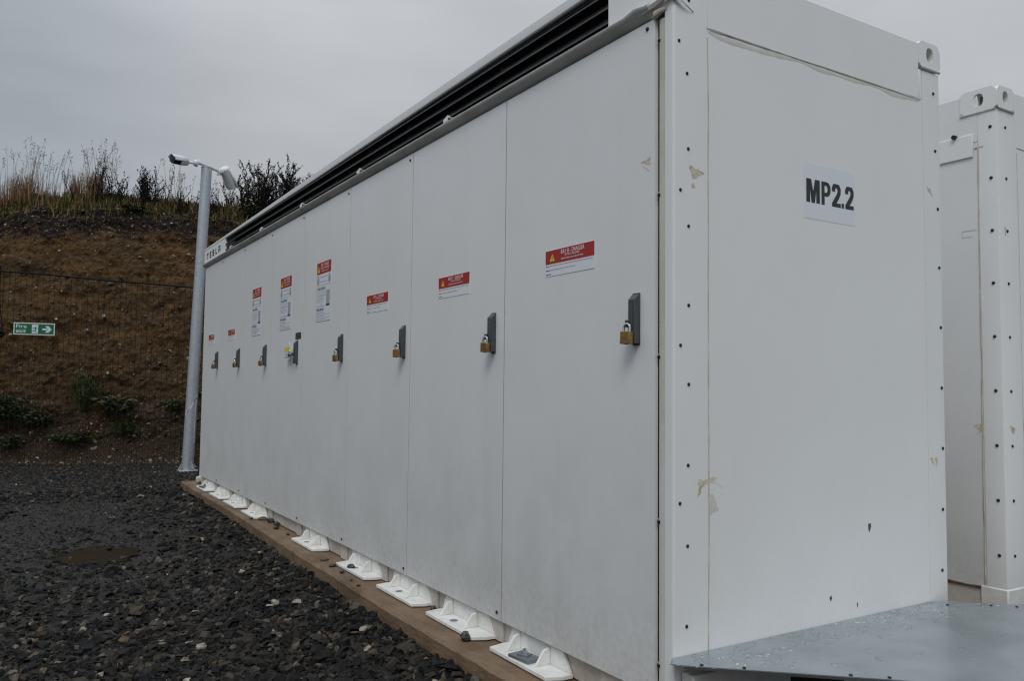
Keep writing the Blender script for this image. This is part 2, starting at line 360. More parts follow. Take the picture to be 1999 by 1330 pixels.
def small_sticker(door, bay, y_left, ztop, wd):
    s = Sheet((-.0015, y_left, ztop), (0, -1, 0), (0, 0, 1), (-1, 0, 0))
    s.slab(0, -.1, wd, 0, -.0015, 0, PAPER); s.rect(.0005, -.053, wd-.0005, -.0005, .0006, RED)
    s.poly([(.030, -.043), (.064, -.043), (.047, -.014)], .0012, YEL); s.poly([(.045, -.038), (.049, -.038), (.0485, -.023), (.0455, -.023)], .0018, INK)
    s.text('BAY %d - DANGER' % bay, .105, -.0215, .252, -.0055, .0012, WINK, .0); s.text('SHOCK HAZARD', .128, -.0315, .222, -.0235, .0012, WINK, .0)
    s.text('Authorised personnel only', .105, -.046, .245, -.036, .0012, WINK, .0)
    s.dashes(.004, .026, -.0625, .0028, .0006, INK); s.dashes(.028, .30*wd/.31, -.0615, .0018, .0006, TINK)
    s.dashes(.004, .030, -.0785, .0028, .0006, INK); s.dashes(.032, .195, -.0775, .0018, .0006, TINK); s.dashes(.004, .040, -.094, .0028, .0006, INK)
    s.mb.build('warning_label', parent=door, label='red and white BAY %d danger label' % bay)
def tall_sticker(door, bay, y_left, ztop, wd):
    s = Sheet((-.0015, y_left, ztop), (0, -1, 0), (0, 0, 1), (-1, 0, 0)); H = .40
    s.slab(0, -H, wd, 0, -.0015, 0, PAPER); s.rect(.001, -.080, wd-.001, -.001, .0006, RED)
    s.poly([(.012, -.068), (.062, -.068), (.037, -.024)], .0012, YEL); s.poly([(.034, -.062), (.040, -.062), (.039, -.038), (.035, -.038)], .0018, INK)
    s.text('BAY %d - DANGER' % bay, .085, -.030, .235, -.010, .0012, WINK, .0); s.text('SHOCK HAZARD', .072, -.048, .245, -.036, .0012, WINK, .0)
    s.text('Authorised personnel only', .09, -.068, .232, -.056, .0012, WINK, .0)
    for a in (.028, wd-.03):
        s.ring(a, -.119, .021, .029, .005, .0006, INK); s.poly([(a-.006, -.138), (a+.006, -.138), (a+.005, -.112), (a, -.104), (a-.005, -.112)], .0006, TINK)
    s.dashes(.065, .215, -.103, .003, .0006, TINK); s.dashes(.065, .215, -.136, .003, .0006, TINK)
    for b in (-.156, -.398): s.rect(.001, b, wd-.001, b+.0015, .0006, TINK)
    for a in (.001, wd-.0025): s.rect(a, -.398, a+.0015, -.156, .0006, TINK)
    s.rect(.012, -.222, .185, -.165, .0005, PADG); s.text('ISOLATION', .030, -.186, .165, -.172, .0011, INK, .02)
    s.rect(.012, -.297, .185, -.2955, .0011, TINK); s.rect(.012, -.228, .185, -.2265, .0011, TINK)
    for k in range(4): s.dashes(.016, random.uniform(.12, .18), -.240-.009*k, .0016, .0011, ORNG if k % 2 == 0 else TINK)
    s.ring(.10, -.286, .006, .007, .002, .0011, TINK, 10)
    s.rect(.200, -.292, .262, -.196, .0006, TABG); s.rect(.196, -.300, .264, -.289, .0012, INK)
    for k in range(7): s.rect(.196, -.206-.013*k, .264, -.2048-.013*k, .0011, TINK)
    s.rect(.012, -.338, .15, -.303, .0005, PADG); s.text('PROCEDURE', .014, -.326, .150, -.313, .0011, INK, .02)
    for k in range(5): s.dashes(.008, wd-random.choice([.01, .02, .09, .13]), -.345-.0105*k, .0018, .0006, TINK)
    s.mb.build('warning_label', parent=door, label='tall BAY %d danger notice with diagrams' % bay)

def door_handle(y, door):
    h = MB(); y0, y1 = y-.016, y+.016
    h.prism([(0, y0, 1.413), (0, y0, 1.577), (-.008, y0, 1.577), (-.025, y0, 1.559), (-.025, y0, 1.413)], (0, y1-y0, 0), CHAR)
    h.box((-.004, y0-.002, 1.408), (.0, y1+.003, 1.582), CHAR)
    h.box((-.028, y-.009, 1.420), (-.025, y+.009, 1.545), CHAR)
    h.box((-.042, y+.004, 1.466), (-.025, y+.012, 1.490), CHAR)
    return h.build('handle', parent=door, bevel=.0025)
screw_src = MB(); screw_src.tube([(0, 0, 0), (0, -.002, 0), (0, -.0045, 0)], [.0062, .0062, .0035], 10, STEEL)
SCR = screw_src.build('screw'); SCR_ME = SCR.data; bpy.data.objects.remove(SCR)
def screw(p, parent, face='end', s=1.):
    o = bpy.data.objects.new('screw', SCR_ME); COL.objects.link(o); o.parent = parent
    o.matrix_parent_inverse = Matrix.Translation(-WLOC[parent.name]) if parent.name in WLOC else Matrix()
    o.location = p; o.scale = (s, s, s)
    if face == 'side': o.rotation_euler = (0, 0, -math.pi/2)
for i in range(8):
    a, b = SEAM[i]+.0026, SEAM[i+1]-.0026; dz = 0
    if i == 0: a = .001
    d = MB(); d.box((dz, a, .300), (.0148, b, ZT))
    D = d.build('door', DOORW, box1)
    if i: sg_ = MB(); sg_.box((.0020, SEAM[i]-.0025, .302), (.0183, SEAM[i]+.0025, ZT-.002)); sg_.build('door_gasket', GASK, box1)
    door_handle(HY[i], D)
    bay = BAYS[i]
    if bay >= 6: small_sticker(D, bay, [.629, 1.555, 2.482][i], [1.793, 1.787, 1.782][i], .311)
    elif bay <= 2: small_sticker(D, bay, {2: 5.964, 1: 6.83}[bay], {2: 1.767, 1: 1.76}[bay], .265)
    else: tall_sticker(D, bay, {5: 3.396, 4: 4.256, 3: 5.096}[bay], {5: 2.084, 4: 2.072, 3: 2.068}[bay], .282)
    if i != 1: screw((-.0005, a+.036, ZT-.022 if i == 0 else ZT-.03), D, 'side', 1.15)
    screw((-.0005, a+.03, .33), D, 'side', 1.15)
    if bay == 4:
        s = Sheet((-.001, 3.852, 1.588), (0, -1, 0), (0, 0, 1), (-1, 0, 0)); s.slab(0, 0, .130, .048, -.001, 0, INK)
        for k in range(4): s.dashes(.015, .115, .008+.0095*k, .0025, .0006, TINK)
        s.mb.build('black_label', parent=D)
    if bay == 8:
        t_ = Sheet((-.0006, .072, 2.017), (0, -1, 0), (0, 0, 1), (-1, 0, 0)); t_.poly([(0, 0), (.014, .003), (.03, .002), (.044, .008), (.052, .009), (.048, -.002), (.052, -.012), (.047, -.020), (.042, -.013), (.033, -.012), (.018, -.005)], 0, TAN)
        t_.poly([(.012, -.010), (.045, -.034), (.043, -.038), (.010, -.012)], 0, SMEAR); t_.mb.build('tape_residue', parent=D)

# carcass behind the doors, near end wall, roof
c = MB(); c.box((.0185, .0, .30), (DX-.004, L0+.07, 2.50)); c.build('body', DOORW, box1)
c = MB(); c.box((.032, -.06, .205), (DX-.01, 7.16, .299)); c.build('base_beam', BASEW, box1, bevel=.004)
for y in (.20, .955, 1.56, 2.17, 2.78, 3.68, 4.40, 5.1, 5.72, 6.32): 
    c = MB(); c.box((.020, y, .204), (.0315, y+.10, .290)); c.build('base_bracket', BASEW, box1, bevel=.002)
# corner post (rounded outer edge) and recessed joint strip
c = MB(); r = .009; arc = [(.004+r-r*math.cos(t), EY+r-r*math.sin(t)) for t in np.linspace(0, math.pi/2, 7)]
loop = [(.004, -.043)]+arc+[(.152, EY), (.152, -.043)]
c.prism([(x, y, .205) for x, y in loop], (0, 0, 2.385)); c.build('corner_post', ENDW, box1)
c = MB(); pts0 = []; 
zs = np.linspace(.21, 2.475, 60)
for z in zs:
    q = .0025*noise.noise((0, 0, z*3)); pts0.append((.010+q, -.0425, z)); pts0.append((.006+q*1.2, -.030, z)); pts0.append((.007+q, -.014+q, z)); pts0.append((.016, -.006, z))
c.poly(pts0, [(4*i+k, 4*i+k+1, 4*(i+1)+k+1, 4*(i+1)+k) for i in range(len(zs)-1) for k in range(3)])
STRIP = mat('joint_strip', (.66, .64, .60), .55, var=(.52, .46, .38), vscale=5, bump=.0015, bscale=60, stretch=(1, 1, .3))
c.build('joint_strip', STRIP, box1)
c = MB(); c.box((.017, -.045, .21), (.03, .004, 2.48)); c.build('joint_gap_shade', BLACK_SHADE, box1)  # black strip painting the gap shadow beside the near door
for z in (2.406, 1.893, 1.367, .843, .396):
    c = MB(); c.tube([(.014, -.013, z), (.004, -.013, z), (.002, -.013, z)], [.0065, .0065, .0035], 8, STEEL); c.tube([(.016, -.012, z+.005), (.008, -.012, z+.005)], .007, 10, GALV); c.build('frame_bolt', parent=box1)
# end wall with its sealed centre panel
c = MB(); c.box((.152, EY, .205), (1.36, -.03, 2.452)); c.build('end_panel', ENDW, box1)
c = MB(); c.box((.152, EY, 2.4525), (1.34, -.03, 2.687)); c.box((1.34, EY, 2.4525), (1.36, -.03, 2.58)); c.build('end_top_beam', ENDW, box1, bevel=.004)
c = MB(); arc = [(DX-r+r*math.sin(t), EY+r-r*math.cos(t)) for t in np.linspace(0, math.pi/2, 7)]
c.prism([(x, y, .205) for x, y in [(1.3605, -.03), (1.3605, EY)]+arc+[(DX, -.03)]], (0, 0, 2.372)); c.build('corner_post', ENDW, box1)
def bead(name, pts, wd, h, nrm, material, parent, jit=.5, seed=0):
    """irregular bead of sealant laid along pts on a wall whose outward normal is nrm"""
    nrm = Vector(nrm); mb = MB(); P = []; M_ = []
    for i in range(len(pts)-1):
        a, b = Vector(pts[i]), Vector(pts[i+1]); k = max(2, int((b-a).length/.02))
        P += [a.lerp(b, j/k) for j in range(k)]
    P.append(Vector(pts[-1])); v = []
    for i, p in enumerate(P):
        t_ = (P[min(i+1, len(P)-1)]-P[max(i-1, 0)]).normalized(); sd_ = t_.cross(nrm).normalized()
        ww = wd*(1+jit*noise.noise((p.x*9+seed, p.y*9, p.z*9))+.4*jit*noise.noise((p.x*40, p.y*40, p.z*40+seed))); off = sd_*wd*.5*jit*noise.noise((p.x*5, p.y*5+seed, p.z*5))
        hh = h*(1+.6*noise.noise((p.x*25, p.y*25, p.z*25)))
        v += [p+off-sd_*ww/2-nrm*.0005, p+off-sd_*ww*.2+nrm*hh, p+off+sd_*ww*.25+nrm*hh*.8, p+off+sd_*ww/2-nrm*.0005]
    mb.poly(v, [(4*i+k, 4*i+k+1, 4*(i+1)+k+1, 4*(i+1)+k) for i in range(len(P)-1) for k in range(3)])
    return mb.build(name, material, parent, smooth=True)
EN = (0, -1, 0)
bead('sealant_bead', [(.153, EY, 2.425), (.156, EY, 2.2), (.154, EY, 1.4), (.156, EY, .9), (.151, EY, .44)], .006, .0016, EN, SEAL, box1)
bead('sealant_bead', [(.150, EY, 2.456), (.17, EY, 2.458), (.5, EY, 2.454), (1.0, EY, 2.453), (1.34, EY, 2.450)], .007, .0016, EN, SMEAR, box1, .8)
bead('seam_line', [(.165, EY, 2.4515), (.6, EY, 2.4515), (1.345, EY, 2.4480)], .0020, .0018, EN, mat('seam_line_tone', (.30, .27, .23), .8, var=(.62, .60, .55), vscale=22), box1, .9, 7)  # thin uneven darker line along the top seam
bead('sealant_smear', [(.156, EY, 2.448), (.22, EY, 2.434), (.5, EY, 2.439), (1.0, EY, 2.442), (1.33, EY, 2.444)], .022, .0006, EN, SMEAR, box1, .9, 4)
bead('sealant_bead', [(1.358, EY, 2.43), (1.360, EY, 1.8), (1.358, EY, 1.0), (1.360, EY, .44)], .0032, .001, EN, SMEAR, box1, .6, 2)
for x, z in [(.0275, 2.386), (.062, 2.285), (.067, 2.038), (.033, 1.9), (.068, 1.787), (.068, 1.532), (.033, 1.403), (.068, 1.28), (.065, 1.025), (.030, .908), (.062, .774), (.058, .527), (.035, 2.525), (.070, 2.53),
             (1.437, 2.493), (1.444, 2.254), (1.455, 2.014), (1.458, 1.771), (1.461, 1.526), (1.460, 1.28), (1.460, 1.036), (1.452, .792), (1.441, .552)]:
    screw((x, EY+.0005, z), box1, s=.95 if x < 1 else 1.1)

def casting(parent, cx, cy, z0, z1, sx, sy, w=.145, ln=.16, name='corner_casting', fx=1):
    """ISO corner casting: a hollow block with an oval hole in each outer face. (cx,cy) is the outer corner, sx/sy point into the container"""
    mb = MB(); t = .012
    def face(O, A, wdt, Nn, side):
        # plate with an elongated hole
        O = Vector(O); A = Vector(A); U = Vector((0, 0, 1)); Nn = Vector(Nn); h = z1-z0; n = 24; ring_o, ring_i = [], []
        for k in range(n):
            a = 2*math.pi*k/n+math.pi/n; cx_, cz_ = math.cos(a), math.sin(a); m_ = max(abs(cx_), abs(cz_))
            ex, ez = wdt/2*cx_/m_, h/2*cz_/m_
            chx = wdt/2; cut = .022
            if ez > 0 and ex*side > 0 and abs(ex)+ez > chx+h/2-cut: 
                ov = abs(ex)+ez-(chx+h/2-cut); ez -= ov/2; ex -= math.copysign(ov/2, ex)
            ring_o.append(O+A*(wdt/2+ex)+U*(h/2+ez)); ix = .024*math.copysign(abs(cx_)**.9, cx_); iz = .031*math.copysign(abs(cz_)**.75, cz_)
            ring_i.append(O+A*(wdt*.50+ix)+U*(h*.52+iz))
        back_i = [p+Nn*-.03 for p in ring_i]; back_o = [p-Nn*.030 for p in ring_o]
        mb.poly(ring_o+ring_i+back_i+back_o, [(k, (k+1) % n, n+(k+1) % n, n+k) for k in range(n)]+[(n+k, n+(k+1) % n, 2*n+(k+1) % n, 2*n+k) for k in range(n)]+[(3*n+k, 3*n+(k+1) % n, (k+1) % n, k) for k in range(n)], ENDW)
        mb.poly([p+Nn*-.0295 for p in ring_i], [tuple(range(n))], mat('casting_hole_shade', (.10, .085, .065), .8, var=(.2, .19, .17), vscale=30))  # dark cap paints the shade inside the hole
    face((cx if sx > 0 else cx-w, cy, z0), (1, 0, 0), w, (0, -1, 0), -sx)
    face((cx-sx*.0008, cy+.001 if sy > 0 else cy-ln, z0), (0, 1, 0), ln-.002, (-sx, 0, 0), -sy)
    x0, x1 = (cx+sx*.031, cx+sx*w); y0, y1 = cy+sy*.031, cy+sy*ln
    mb.box((min(x0, x1)+.001, min(y0, y1)+.001, z0+.002), (max(x0, x1), max(y0, y1), z1-.022), ENDW)
    mb.box((min(cx, cx+sx*w)+.026, min(cy, cy+sy*ln)+.026, z1-.030), (max(cx, cx+sx*w)-.026, max(cy, cy+sy*ln)-.026, z1-.003), ENDW)
    o = mb.build(name, parent=parent)
    return o
casting(box1, DX+.003, EY-.003, 2.592, 2.700, -1, 1)
casting(box1, .001, EY-.003, 2.592, 2.700, 1, 1)
bead('weld_seam', [(1.342, EY-.001, 2.588), (1.480, EY-.001, 2.588)], .012, .007, EN, SMEAR, box1, .3)
# long-side roof structure: name panel, louvres, fascia, drip flashing
ZF0, ZF1 = 2.545, 2.712
c = MB(); c.box((-.002, -.043, 2.5005), (.02, .246, 2.745)); c.box((.02, -.043, 2.5), (.05, .246, 2.74)); c.build('blank_panel', ENDW, box1, bevel=.003)
c = MB(); c.box((-.002, 6.213, 2.5005), (.02, 7.179, 2.676)); c.build('name_panel', ENDW, box1, bevel=.002)
hh = .064; wl = .088; st = .016
for k, ch in enumerate('TESLA'):
    nm = Sheet((-.0021, 7.055-k*.139, 2.572+.001*k), (0, -1, 0), (0, 0, 1), (-1, 0, 0))
    def bar(a0, b0, a1, b1): nm.slab(a0, b0, a1, b1, 0, .0008, BLACK_SHADE)  # thin dark plates paint the shade of cut-out letters
    if ch == 'T': bar(0, hh-st, wl, hh); bar(wl/2-.012, 0, wl/2+.012, hh-st-.004)
    if ch == 'E':
        for q in (0, (hh-st)/2, hh-st): bar(.004, q, wl-.006, q+st)
    if ch == 'S':
        bar(0, hh-st, wl-.006, hh); bar(0, (hh-st)/2, wl-.006, (hh+st)/2); bar(0, 0, wl-.006, st); bar(0, (hh+st)/2+.0002, .022, hh-st-.0002); bar(wl-.028, st+.0002, wl-.006, (hh-st)/2-.0002)
    if ch == 'L': bar(.006, st+.0002, .030, hh); bar(.006, 0, wl-.008, st)
    if ch == 'A': bar(0, hh-st, wl, hh); bar(0, 0, .024, hh*.36); bar(wl-.024, 0, wl, hh*.36); bar(0, hh*.37, wl, hh*.60)
    nm.mb.build('letter', parent=box1, label='letter %s, its cut-out shade painted as a dark plate on the name panel' % ch)
def ftz(y): return interp(y, (.2, .9, 1.43, 2.68, 5.07, 7.2), (2.748, 2.748, 2.745, 2.736, 2.715, 2.704))
def flz(y): return interp(y, (.2, .9, 1.93, 3.7, 6.2, 7.2), (2.708, 2.704, 2.697, 2.686, 2.6815, 2.6805))
ys = list(np.linspace(.2465, 7.185, 40)); v = []
for y in ys: v += [(.018, y, flz(y)+.002), (.004, y, flz(y)), (-.001, y, flz(y)+.004), (-.002, y, flz(y)+.010), (-.002, y, ftz(y)-.002), (.004, y, ftz(y)+.0005), (.018, y, ftz(y))]
c = MB(); c.poly(v, [(7*i+k, 7*i+(k+1) % 7, 7*(i+1)+(k+1) % 7, 7*(i+1)+k) for i in range(len(ys)-1) for k in range(7)]+[tuple(range(7)), tuple(range(7*len(ys)-7, 7*len(ys)))[::-1]]); c.build('fascia', ENDW, box1)
v = []
for y in ys: v += [(.0185, y, flz(y)-.010), (.0945, y, flz(y)-.010), (.0945, y, flz(y)+.012), (.0185, y, flz(y)+.012)]
c = MB(); c.poly(v, [(4*i+k, 4*i+(k+1) % 4, 4*(i+1)+(k+1) % 4, 4*(i+1)+k) for i in range(len(ys)-1) for k in range(4)]+[(0, 1, 2, 3), (4*len(ys)-1, 4*len(ys)-2, 4*len(ys)-3, 4*len(ys)-4)]); c.build('louvre_head', LOUV, box1)
c = MB(); c.box((.0955, .02, ZF1-.018), (DX-.01, 7.17, ZF1-.009)); c.build('roof', ENDW, box1)
c = MB(); c.box((.095, .25, 2.5005), (.30, 6.21, 2.686)); c.build('louvre_recess_shade', BLACK_SHADE, box1)  # solid black box painting the shade inside the louvre recess
for k in range(4):
    z = 2.512+.054*k; segs = [(.249, 1.7), (1.702, 3.2), (3.202, 4.7), (4.702, 6.211)]
    for a, b in segs:
        c = MB(); c.prism([(.002, a, z-.003), (.002, a, z+.003), (.010, a, z+.006), (.036, a, z+.043), (.038, a, z+.040), (.012, a, z+.001)], (0, b-a, 0)); c.build('louvre_slat', LOUV, box1)
for y in (1.03, 2.0, 2.9, 3.7, 4.5, 5.4):
    c = MB(); c.box((.03, y, 2.51), (.10, y+.012, 2.68)); c.build('louvre_rib', LOUV, box1)
# drip flashing over the doors: overhanging lip with shaded underside, bent near end
ys = list(np.linspace(.045, 7.14, 70)); ys = list(np.linspace(.008, .2, 12))+[y for y in ys if y > .21]; v = []
for y in ys:
    wv = .0025*noise.noise((0, y*1.3, 5))+.0012*noise.noise((0, y*6, 5)); bend = max(0, 1-abs(y-.075)/.055)
    lip = -.029+wv; zl = 2.527+wv+.010*bend; v += [(.002, y, 2.548), (lip+.002, y, zl+.002), (lip, y, zl), (lip+.0005, y, zl-.006), (lip+.005, y, zl-.013), (lip+.013, y, zl-.020), (-.0010, y, 2.497-.014*max(0, .05-y)/.05), (.016, y, 2.499)]
n = 8; c = MB(); c.poly(v, [(n*i+k, n*i+(k+1) % n, n*(i+1)+(k+1) % n, n*(i+1)+k) for i in range(len(ys)-1) for k in range(n)]+[tuple(range(n)), tuple(range((len(ys)-1)*n, len(ys)*n))[::-1]])
c.build('drip_flashing', GREYW, box1, smooth=True)
c = MB(); v = []  # torn sheet strip that laps over the corner
for i, (y, zz, xx) in enumerate([(.045, 2.523, -.020), (.01, 2.522, -.024), (-.03, 2.526, -.022), (-.062, 2.533, -.018), (-.090, 2.522, -.006), (-.094, 2.512, .02), (-.092, 2.503, .045), (-.087, 2.496, .075)]):
    v += [(xx+.012, y, zz+.020-.003*i), (xx, y, zz), (xx+.004, y, zz-.016+.0022*i), (xx+.016, y+.004, zz+.016-.003*i)]
c.poly(v, [(4*i+k, 4*i+(k+1) % 4, 4*(i+1)+(k+1) % 4, 4*(i+1)+k) for i in range(7) for k in range(4)]+[(3, 2, 1, 0), (28, 29, 30, 31)]); c.build('bent_flashing_end', GREYW, box1)
c = MB(); c.tube([(.006, .012, 2.490), (-.004, -.01, 2.492), (-.002, -.03, 2.497), (.004, -.05, 2.500)], [.009, .013, .010, .005], 8); c.build('sealant_blob', SEAL, box1, smooth=True)
for y in (1.457, 2.599, 3.713, 4.802, 5.875):
    c = MB(); c.box((-.026, y-.022, 2.5475), (.004, y+.022, 2.5495)); c.prism([(-.029, y-.022, 2.529), (-.029, y+.022, 2.529), (-.029, y+.022, 2.545), (-.029, y-.010, 2.552), (-.029, y-.022, 2.556)], (.002, 0, 0)); c.box((-.0265, y-.022, 2.5495), (-.016, y-.019, 2.556))
    c.build('flashing_clip', ENDW, box1)
# anchor feet
def foot(y0, y1, bolt=False):
    mb = MB(); x0, x1 = -.076, .030
    mb.prism([(x0, y0+.012, .2045), (x0, y1-.006, .2045), (x1-.03, y1+.012, .2045), (x1, y1+.012, .2045), (x1, y0-.018, .2045), (x0+.06, y0-.018, .2045)], (0, 0, .016), FOOTW)
    f = mb.build('foot', parent=box1, bevel=.0025)
    b = MB(); b.prism([(.018, y0-.014, .221), (.018, y1+.006, .221), (.018, y1-.03, .289), (.018, y0+.03, .289)], (.012, 0, 0), FOOTW); b.build('back_plate', parent=f, bevel=.002)
    for q in (.27, .77):
        yy = y0+(y1-y0)*q; gz = MB(); gz.prism([(-.050, yy, .2208), (-.044, yy, .229), (-.012, yy, .276), (.0176, yy, .284), (.0176, yy, .2208)], (0, .011, 0), FOOTW); gz.build('gusset', parent=f, bevel=.0022)
    yc = (y0+y1)/2
    hl = MB(); hl.tube([(-.030, yc+.03, .2206), (-.030, yc+.03, .2212)], .019, 18, BLACK_SHADE if False else TINK); 
    if not bolt: hl.build('bolt_hole_shade', parent=f)  # flat dark disc painting the shade of an open hole
    if bolt:
        wsh = MB(); R_ = Matrix.Rotation(.12, 3, 'Z')
        wsh.box((-.038, -.060, 0), (.034, .060, .012), GPLATE, R_, (-.030, yc+.005, .2212)); wsh.build('washer_plate', parent=f, bevel=.0015)
        nn = MB(); O_ = (-.028, yc+.012)
        nn.box((-.017, -.022, .2335), (.019, .026, .2365), GPLATE, Matrix.Rotation(.5, 3, 'Z'), (O_[0], O_[1], 0)); nn.tube([(O_[0], O_[1], .2366), (O_[0], O_[1], .2485)], .0125, 6, CHROME)
        nn.tube([(O_[0], O_[1], .2486), (O_[0], O_[1], .2565)], .0068, 10, CHROME); nn.build('bolt', parent=f)
for i, (a, b) in enumerate([(.49, .905), (1.035, 1.495), (1.635, 2.09), (2.25, 2.705), (3.13, 3.59), (4.57, 5.00), (5.20, 5.65), (5.81, 6.24), (6.44, 6.865)]): foot(a, b, i in (0, 8))
# end name sheet with hand-drawn condensed capitals
sh = Sheet((.625, EY, 1.881), (1, 0, 0), (0, 0, 1), (0, -1, 0)); sh.slab(0, .0, .290, .202, 0, .0008, PAPER)
GB = 1.9405-1.881; GH = .0855
def G(pts, ox, wd, ly=.0014): sh.poly([(ox+x*wd, GB+y*GH) for x, y in pts], ly, INK)
G([(0, 0), (.27, 0), (.27, 1), (0, 1)], .014, .074); G([(.73, 0), (1, 0), (1, 1), (.73, 1)], .014, .074)
G([(.26, 1), (.36, 1), (.64, 0), (.38, 0), (.26, .60)], .014, .074); G([(.64, 1), (.74, 1), (.74, .60), (.62, 0), (.36, 0)], .014, .074, .0017)
ox, wd = .097, .052
G([(0, 0), (.34, 0), (.34, 1), (0, 1)], ox, wd)
outer = [(.34, 1), (.62, 1), (.82, .95), (.95, .85), (1, .70), (.95, .53), (.82, .42), (.62, .37), (.34, .37)]
inner = [(.34, .83), (.54, .83), (.60, .80), (.65, .76), (.66, .69), (.65, .62), (.60, .56), (.54, .53), (.34, .53)]
for k in range(len(outer)-1): G([outer[k], outer[k+1], inner[k+1], inner[k]], ox, wd)
def two(ox, wd):
    G([(0, 0), (1, 0), (1, .17), (0, .17)], ox, wd)
    ctr = [(.17, .66), (.18, .80), (.30, .91), (.50, .94), (.70, .90), (.83, .78), (.81, .62), (.66, .46), (.44, .30), (.20, .12)]
    outr, inr = [], []
    for k, (x, y) in enumerate(ctr):
        a = Vector(ctr[max(0, k-1)]); b = Vector(ctr[min(len(ctr)-1, k+1)]); d = (b-a); d = Vector((d.x*wd, d.y*GH)).normalized(); nrm = Vector((-d.y/wd, d.x/GH)); th = .0096
        outr.append((max(0, x+nrm.x*th), min(1.0, y+nrm.y*th))); inr.append((x-nrm.x*th, y-nrm.y*th))
    for k in range(len(ctr)-1): G([outr[k], outr[k+1], inr[k+1], inr[k]], ox, wd, .0014+.00005*k)
two(.156, .050); G([(0, 0), (1, 0), (1, .20), (0, .20)], .2105, .0145); two(.2325, .049)
sh.mb.build('name_sheet', parent=box1, label='white sheet lettered MP2.2 in heavy black')
# yellowed tape glue, scuffs and rust chips on the end wall
def ragged(pts, k=5, j=.16):
    o = []
    for i in range(len(pts)):
        a, b_ = Vector(pts[i]), Vector(pts[(i+1) % len(pts)]); L_ = (b_-a).length; nn2 = Vector((-(b_-a).y, (b_-a).x))/max(L_, 1e-6)
        for q in range(k): p_ = a.lerp(b_, q/k)+nn2*random.uniform(-j, j)*min(L_, .03)*(1 if q else .3); o.append((p_.x, p_.y))
    return o
def decal(name, parent, pts, material, y, hh=.0007):
    pts = ragged(pts); s = MB(); s.prism([(x, y, z) for x, z in pts], (0, -hh, 0), material); s.build(name, parent=parent)
decal('tape_residue', box1, [(.071, 1.985), (.090, 1.982), (.137, 1.967), (.112, 1.955), (.086, 1.938), (.084, 1.962), (.076, 1.968)], TAN, EY)
decal('tape_residue', box1, [(.079, 1.925), (.092, 1.93), (.097, 1.916), (.084, 1.913)], TAN, EY)
decal('tape_residue', box1, [(.107, .980), (.150, .978), (.149, .962), (.128, .955), (.112, .930), (.105, .922), (.110, .945)], TAN, EY)
decal('tape_residue', box1, [(.158, .981), (.196, .984), (.175, .972), (.159, .966)], TAN, EY)
decal('tape_residue', box1, [(1.378, 2.10), (1.41, 2.085), (1.425, 2.06), (1.405, 2.07), (1.385, 2.085)], TAN, EY)
decal('tape_residue', box1, [(1.372, 1.003), (1.392, 1.0), (1.398, .968), (1.384, .985)], TAN, EY); decal('tape_residue', box1, [(1.405, 1.0), (1.425, 1.0), (1.415, .965), (1.408, .985)], TAN, EY)
decal('scuff', box1, [(.160, .926), (.172, .93), (.200, .876), (.158, .866)], SMEAR, EY)
bead('scuff', [(.165, EY, .968), (.200, EY, .960), (.216, EY, .945), (.208, EY, .928), (.190, EY, .915), (.17, EY, .905)], .0035, .0005, EN, SMEAR, box1, .9)
decal('rust_chip', box1, [(.968, .772), (.985, .774), (.988, .760), (.976, .742), (.970, .752)], RUST, EY); decal('rust_chip', box1, [(.746, .532), (.755, .536), (.758, .524), (.750, .514)], RUST, EY); decal('rust_chip', box1, [(.899, .492), (.904, .494), (.904, .478), (.900, .474)], RUST, EY)

# ------------------------------------------------------------------ second container
X2, Y2 = 2.102, .007
box2 = thing('battery_container', 'second white container partly hidden behind the MP2.2 container at the right edge', 'container', (2.9, 3.5, .2))
c = MB(); r = .010
c.prism([(x, y, .26) for x, y in [(X2+.01, Y2+.09), (X2, Y2+.09), (X2, Y2+r), (X2+r*.3, Y2+r*.3), (X2+r, Y2), (X2+.15, Y2), (X2+.15, Y2+.02)]][::-1], (0, 0, 2.325)); c.build('corner_post', ENDW, box2)
c = MB(); c.box((X2+.002, Y2+.0905, .36), (X2+.03, 7.1, 2.45)); c.build('side_panel', DOORW, box2)
c = MB(); c.box((X2+.0, Y2+.0905, 2.4505), (X2+.03, 7.1, 2.685)); c.build('side_top_beam', DOORW, box2, bevel=.003)
c = MB(); c.box((X2+.006, Y2+.0905, .215), (X2+.05, 7.1, .358)); c.build('base_beam', BASEW, box2, bevel=.003)
c = MB(); c.box((X2+.1505, Y2, .26), (3.55, Y2+.04, 2.685)); c.build('end_panel', ENDW, box2)
c = MB(); c.box((X2+.031, Y2+.041, .30), (3.58, 7.1, 2.67)); c.build('body', ENDW, box2)
casting(box2, X2-.003, Y2-.003, 2.592, 2.700, 1, 1, w=.145, ln=.175)
c = MB(); c.box((X2-.004, Y2-.004, .205), (X2+.15, Y2+.12, .374)); c.build('corner_casting', FOOTW, box2, bevel=.006)
bead('weld_seam', [(X2-.001, .18, 2.588), (X2-.001, .01, 2.588)], .010, .006, (-1, 0, 0), SMEAR, box2, .3); bead('weld_seam', [(X2+.0, Y2-.001, 2.588), (X2+.14, Y2-.001, 2.588)], .012, .007, EN, SMEAR, box2, .3)
bead('sealant_bead', [(X2, .098, 2.44), (X2, .102, 1.8), (X2, .103, 1.1), (X2, .106, .37)], .008, .002, (-1, 0, 0), SEAL, box2, .7)
bead('sealant_bead', [(X2, .075, 2.425), (X2, .115, 2.425)], .010, .002, (-1, 0, 0), SEAL, box2, .7)
bead('sealant_bead', [(X2, .107, .366), (X2, .20, .362), (X2, .5, .36)], .012, .003, (-1, 0, 0), RUST, box2, .7)
